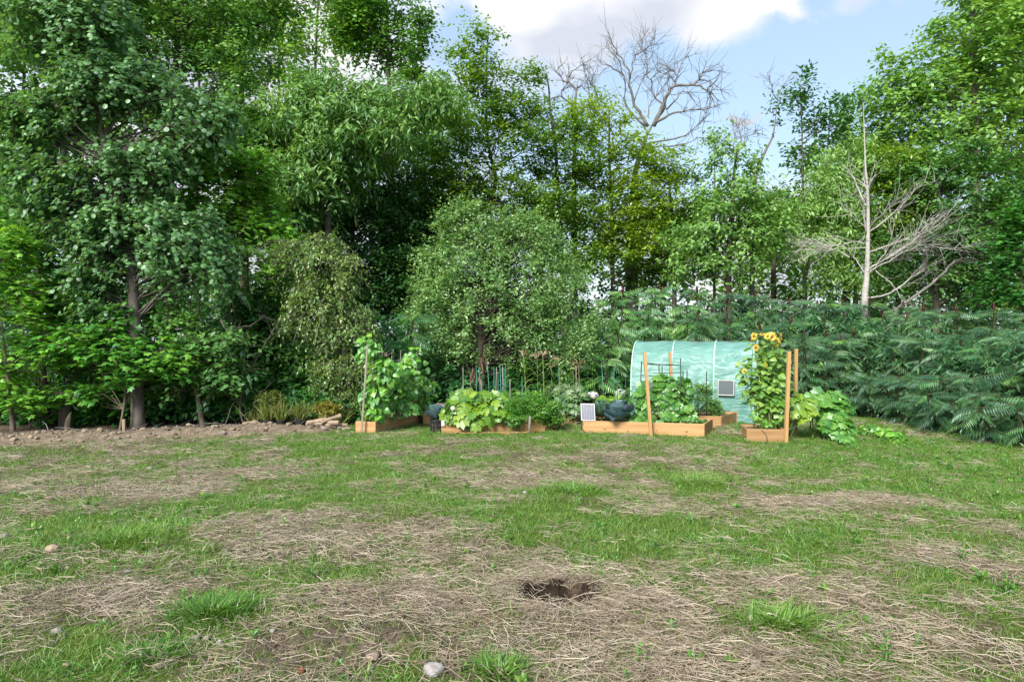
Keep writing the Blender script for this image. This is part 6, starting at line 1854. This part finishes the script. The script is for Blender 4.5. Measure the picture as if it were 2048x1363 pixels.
def field(n, d0=2.7, d1=15.5, wide=1.66, pw=1.0):
    """random spots over the part of the lawn in front of the camera"""
    D = np.sqrt(d0 ** 2 + (d1 ** 2 - d0 ** 2) * rnd(n) ** pw)
    X = (rnd(n) - .5) * (wide * D + 1.0)
    # nothing inside beds, tunnel or wood
    ok = np.ones(n, bool)
    ok &= ~((X < -3.4) & (D > 12.75 + .34 * (X + 3.8)))
    ok &= ~((X > -3.0) & (X < 1.2) & (D > 13.6)) & ~((X > -1.4) & (X < .64) & (D > 12.84)) & ~((X > 1.3) & (X < 3.9) & (D > 13.0))
    ok &= ~((X > 4.1) & (X < 4.75) & (D > 11.75) & (D < 12.4)) & ~((X > 2.6) & (X < 6.2) & (D > 14.2))
    hq = np.sqrt(((X - HOLE[0]) / .34) ** 2 + ((D - HOLE[1]) / .25) ** 2)
    ok &= hq > 1.18
    return X[ok], D[ok]


def place(name, label, meshes, X, Y, prob, smin, smax, tilt=.15, lift=0.0, sfac=None):
    k = rnd(len(X)) < prob
    X, Y = X[k], Y[k]
    n = len(X)
    Z = H(X, Y) + lift
    near_ = (np.abs(X) < 14) & (Y > 1) & (Y < 17)
    Z = Z + np.where(near_, (fbm(X * 9, Y * 9, 3, 101) - .5) * (.02 + .05 * np.clip(masks(X, Y)[2], 0, 1)), 0)
    rot = np.stack([rn(n) * tilt, rn(n) * tilt, rnd(n) * 2 * PI], 1)
    s = smin + (smax - smin) * rnd(n)
    if sfac is not None: s = s * sfac[k]
    return scatter_stuff(name, label, meshes, np.stack([X, Y, Z], 1), rot, s, RNG.integers(0, len(meshes), n))


short = [blade_tuft('tuft', 'grass', 18, .052, .0018, .7, 3, .034) for _ in range(5)]
lush = [blade_tuft('tuft', 'lush', 20, .072, .0026, .9, 4, .036, .7) for _ in range(5)]
X, Y = field(80000)
G_, S_, B_ = masks(X, Y)
place('grass', 'thin short green lawn grass growing through the straw', short, X, Y, np.clip(.30 + .9 * G_, 0, 1), .55, 1.35)
X, Y = field(26000)
G_, S_, B_ = masks(X, Y)
place('lush_grass', 'longer dark green grass in thick patches', lush, X, Y, np.clip((G_ - .40) * 1.0, 0, 1), .5, 1.1, .2, sfac=.6 + .55 * sstep(.6, 1.1, G_))
straws = [straw_clump('straw_clump', 20, .045, .20, .085, .022, w=.0016) for _ in range(7)]
X, Y = field(31000, pw=1.1)
G_, S_, B_ = masks(X, Y)
place('straw', 'dry straw mulch lying in loose mats over the lawn', straws, X, Y, np.clip(.05 + 1.05 * S_, 0, 1), .75, 1.3, .07, .002)
weeds = [weed_mesh('weed', 'weed', 7, .045, 'oval', .35), weed_mesh('weed', 'weed', 9, .06, 'long', .45), weed_mesh('weed', 'weed', 10, .055, 'long', .3, .10), weed_mesh('weed', 'weed', 8, .035, 'oval', .3), weed_mesh('weed', 'lush', 9, .07, 'long', .6, .05)]
X, Y = field(15000)
G_, S_, B_ = masks(X, Y)
right = sstep(2.0, 6.5, X)
place('weeds', 'small broad-leaved weeds and clover spread through the lawn', weeds, X, Y, np.clip(.035 + .22 * G_ + right * .75 * np.clip(G_, 0, 1), 0, 1), .4, .9, .2)
# taller grass against the boards of the beds
EX, EY = [], []
for (ax_, ay_), (bx_, by_), m_ in (((-2.98, 12.86), (-2.56, 12.74), 26), ((-2.52, 12.8), (-1.86, 15.0), 60), ((-1.36, 12.8), (.66, 13.05), 90), ((.70, 13.1), (1.10, 13.66), 26), ((1.30, 12.9), (3.5, 12.36), 110), ((3.56, 12.4), (3.98, 13.3), 40), ((4.04, 11.76), (4.72, 11.64), 34), ((4.76, 11.7), (4.86, 12.3), 20), ((4.26, 13.7), (4.88, 14.6), 24)):
    t_ = rnd(m_); EX.append(ax_ + (bx_ - ax_) * t_ + rn(m_) * .03); EY.append(ay_ + (by_ - ay_) * t_ - .05 * rnd(m_))
EX, EY = np.concatenate(EX), np.concatenate(EY)
scatter_stuff('edge_grass', 'longer grass growing up against the boards of the raised beds', lush, np.stack([EX, EY, H(EX, EY)], 1), np.stack([rn(len(EX)) * .2, rn(len(EX)) * .2, rnd(len(EX)) * 6.3], 1), .5 + .8 * rnd(len(EX)), RNG.integers(0, len(lush), len(EX)))
# straw round the hole
n = 330
a_ = rnd(n) * 2 * PI; q_ = 1.0 + .5 * rnd(n)
X = HOLE[0] + np.cos(a_) * .34 * q_; Y = HOLE[1] + np.sin(a_) * .25 * q_
k = ((np.sin(a_) < .1) & (q_ > 1.04)) | (q_ > 1.22)
X, Y = X[k], Y[k]
scatter_stuff('hole_straw', 'dry straw hanging over the rim of the dug hole', straws, np.stack([X, Y, H(X, Y) + .01], 1), np.stack([rn(len(X)) * .3, rn(len(X)) * .3, rnd(len(X)) * 6.3], 1), .35 + .3 * rnd(len(X)), RNG.integers(0, 7, len(X)))


def clump(label, px, py, rx, ry, n, h, mat='lush', w=.004, name='grass_clump'):
    c0 = gnd(px, py); ax = rx / F * c0[1]; ay = (gnd(px, py - ry)[1] - gnd(px, py + ry)[1]) / 2
    u = rn(n, 2) * .45
    X = c0[0] + u[:, 0] * ax; Y = c0[1] + u[:, 1] * ay
    Z = H(X, Y)
    root_z = float(H(c0[0], c0[1]))
    a_ = np.arctan2(u[:, 1], u[:, 0]) + rn(n) * .8
    ln = .35 + .55 * rnd(n); L = h * (.6 + .7 * rnd(n)); t = np.linspace(0, 1, 5)
    dr = np.stack([np.cos(a_), np.sin(a_)], 1)
    Pq = np.stack([X, Y, Z], 1)[:, None] + np.concatenate([dr[:, None] * (L[:, None] * (ln[:, None] * (t + .6 * t ** 2)))[..., None], (L[:, None] * (t - .5 * ln[:, None] * t ** 2.4))[..., None]], -1)
    sd = nrm(np.column_stack([-dr[:, 1], dr[:, 0], rn(n) * .3])); wd = w * (1 - .92 * t ** 1.6)[None, :, None] * (.7 + .6 * rnd(n))[:, None, None]
    V = np.stack([Pq - sd[:, None] * wd, Pq + sd[:, None] * wd], 2).reshape(-1, 3)
    i = np.arange(4) * 2; f = np.stack([i, i + 1, i + 3, i + 2], -1)
    g = Geo().add(V, (f[None] + (np.arange(n) * 10)[:, None, None]).reshape(-1, 4), 0, np.repeat(.5 * rnd(n), 4))
    return tag(g.build(name, M[mat]), label, 'grass clump')


clump('thick dark green grass clump on its own in the left foreground straw', 430, 1243, 85, 30, 1100, .085)
clump('dark green grass clump spreading right of the pale tan stone', 250, 1085, 120, 42, 1300, .07)
clump('bright grass clump along the bottom of the photo, left of centre', 1000, 1345, 60, 26, 520, .085)
clump('dense green tuft in the middle of the lawn', 1140, 985, 60, 16, 600, .10)
clump('long green grass mound slanting in front of the beds', 1390, 962, 95, 22, 900, .085)
clump('small pointed grass patch at lower left beside the bare earth', 310, 1322, 70, 18, 420, .08)
clump('grass clump with wide blades in the straw right of the hole', 1560, 1250, 95, 24, 420, .11, 'lush', .005)


def tall_weed(label, px, py, h, n=14, lm='pepper', sz=.07):
    q = gnd(px, py); q[2] = float(H(q[0], q[1]))
    root = thing('weed', label, 'weed', q)
    g = Geo(); P_ = smooth_path([q - [0, 0, .02], q + [.01, 0, h * .5], q + [.02, .01, h]], 6); add_tube(g, P_, np.linspace(.005, .002, 6), 5); g.build('stem', M['stem'], root)
    for i in range(n):
        a_ = i * 2.4; f = .1 + .88 * i / n
        p = q + (np.array([.02, .01, h])) * f
        inst('leaf', LM[lm], root, p, (math.cos(a_), math.sin(a_), .5), (-math.cos(a_) * .4, -math.sin(a_) * .4, 1), sz * (1.1 - .5 * f))


tall_weed('upright dark green weed standing in the left middle of the lawn', 622, 1160, .26, 20, 'pepper', .06)
tall_weed('leafy weed near the right end of the foreground straw', 1770, 1330, .20, 18, 'pepper', .05)
tall_weed('light broad-leaved weed at the far right of the lawn', 1925, 1130, .16, 12, 'pepper', .06)
tall_weed('thin weed stalk standing behind the bare strip left of the squash bed', 652, 905, .28, 10, 'pepper', .05)
tall_weed('small weed with long leaves in the right half of the lawn', 1305, 1095, .13, 12, 'pepper', .055)
tall_weed('spiky light weed at the right edge of the photo', 2010, 1190, .18, 18, 'pepper', .05)
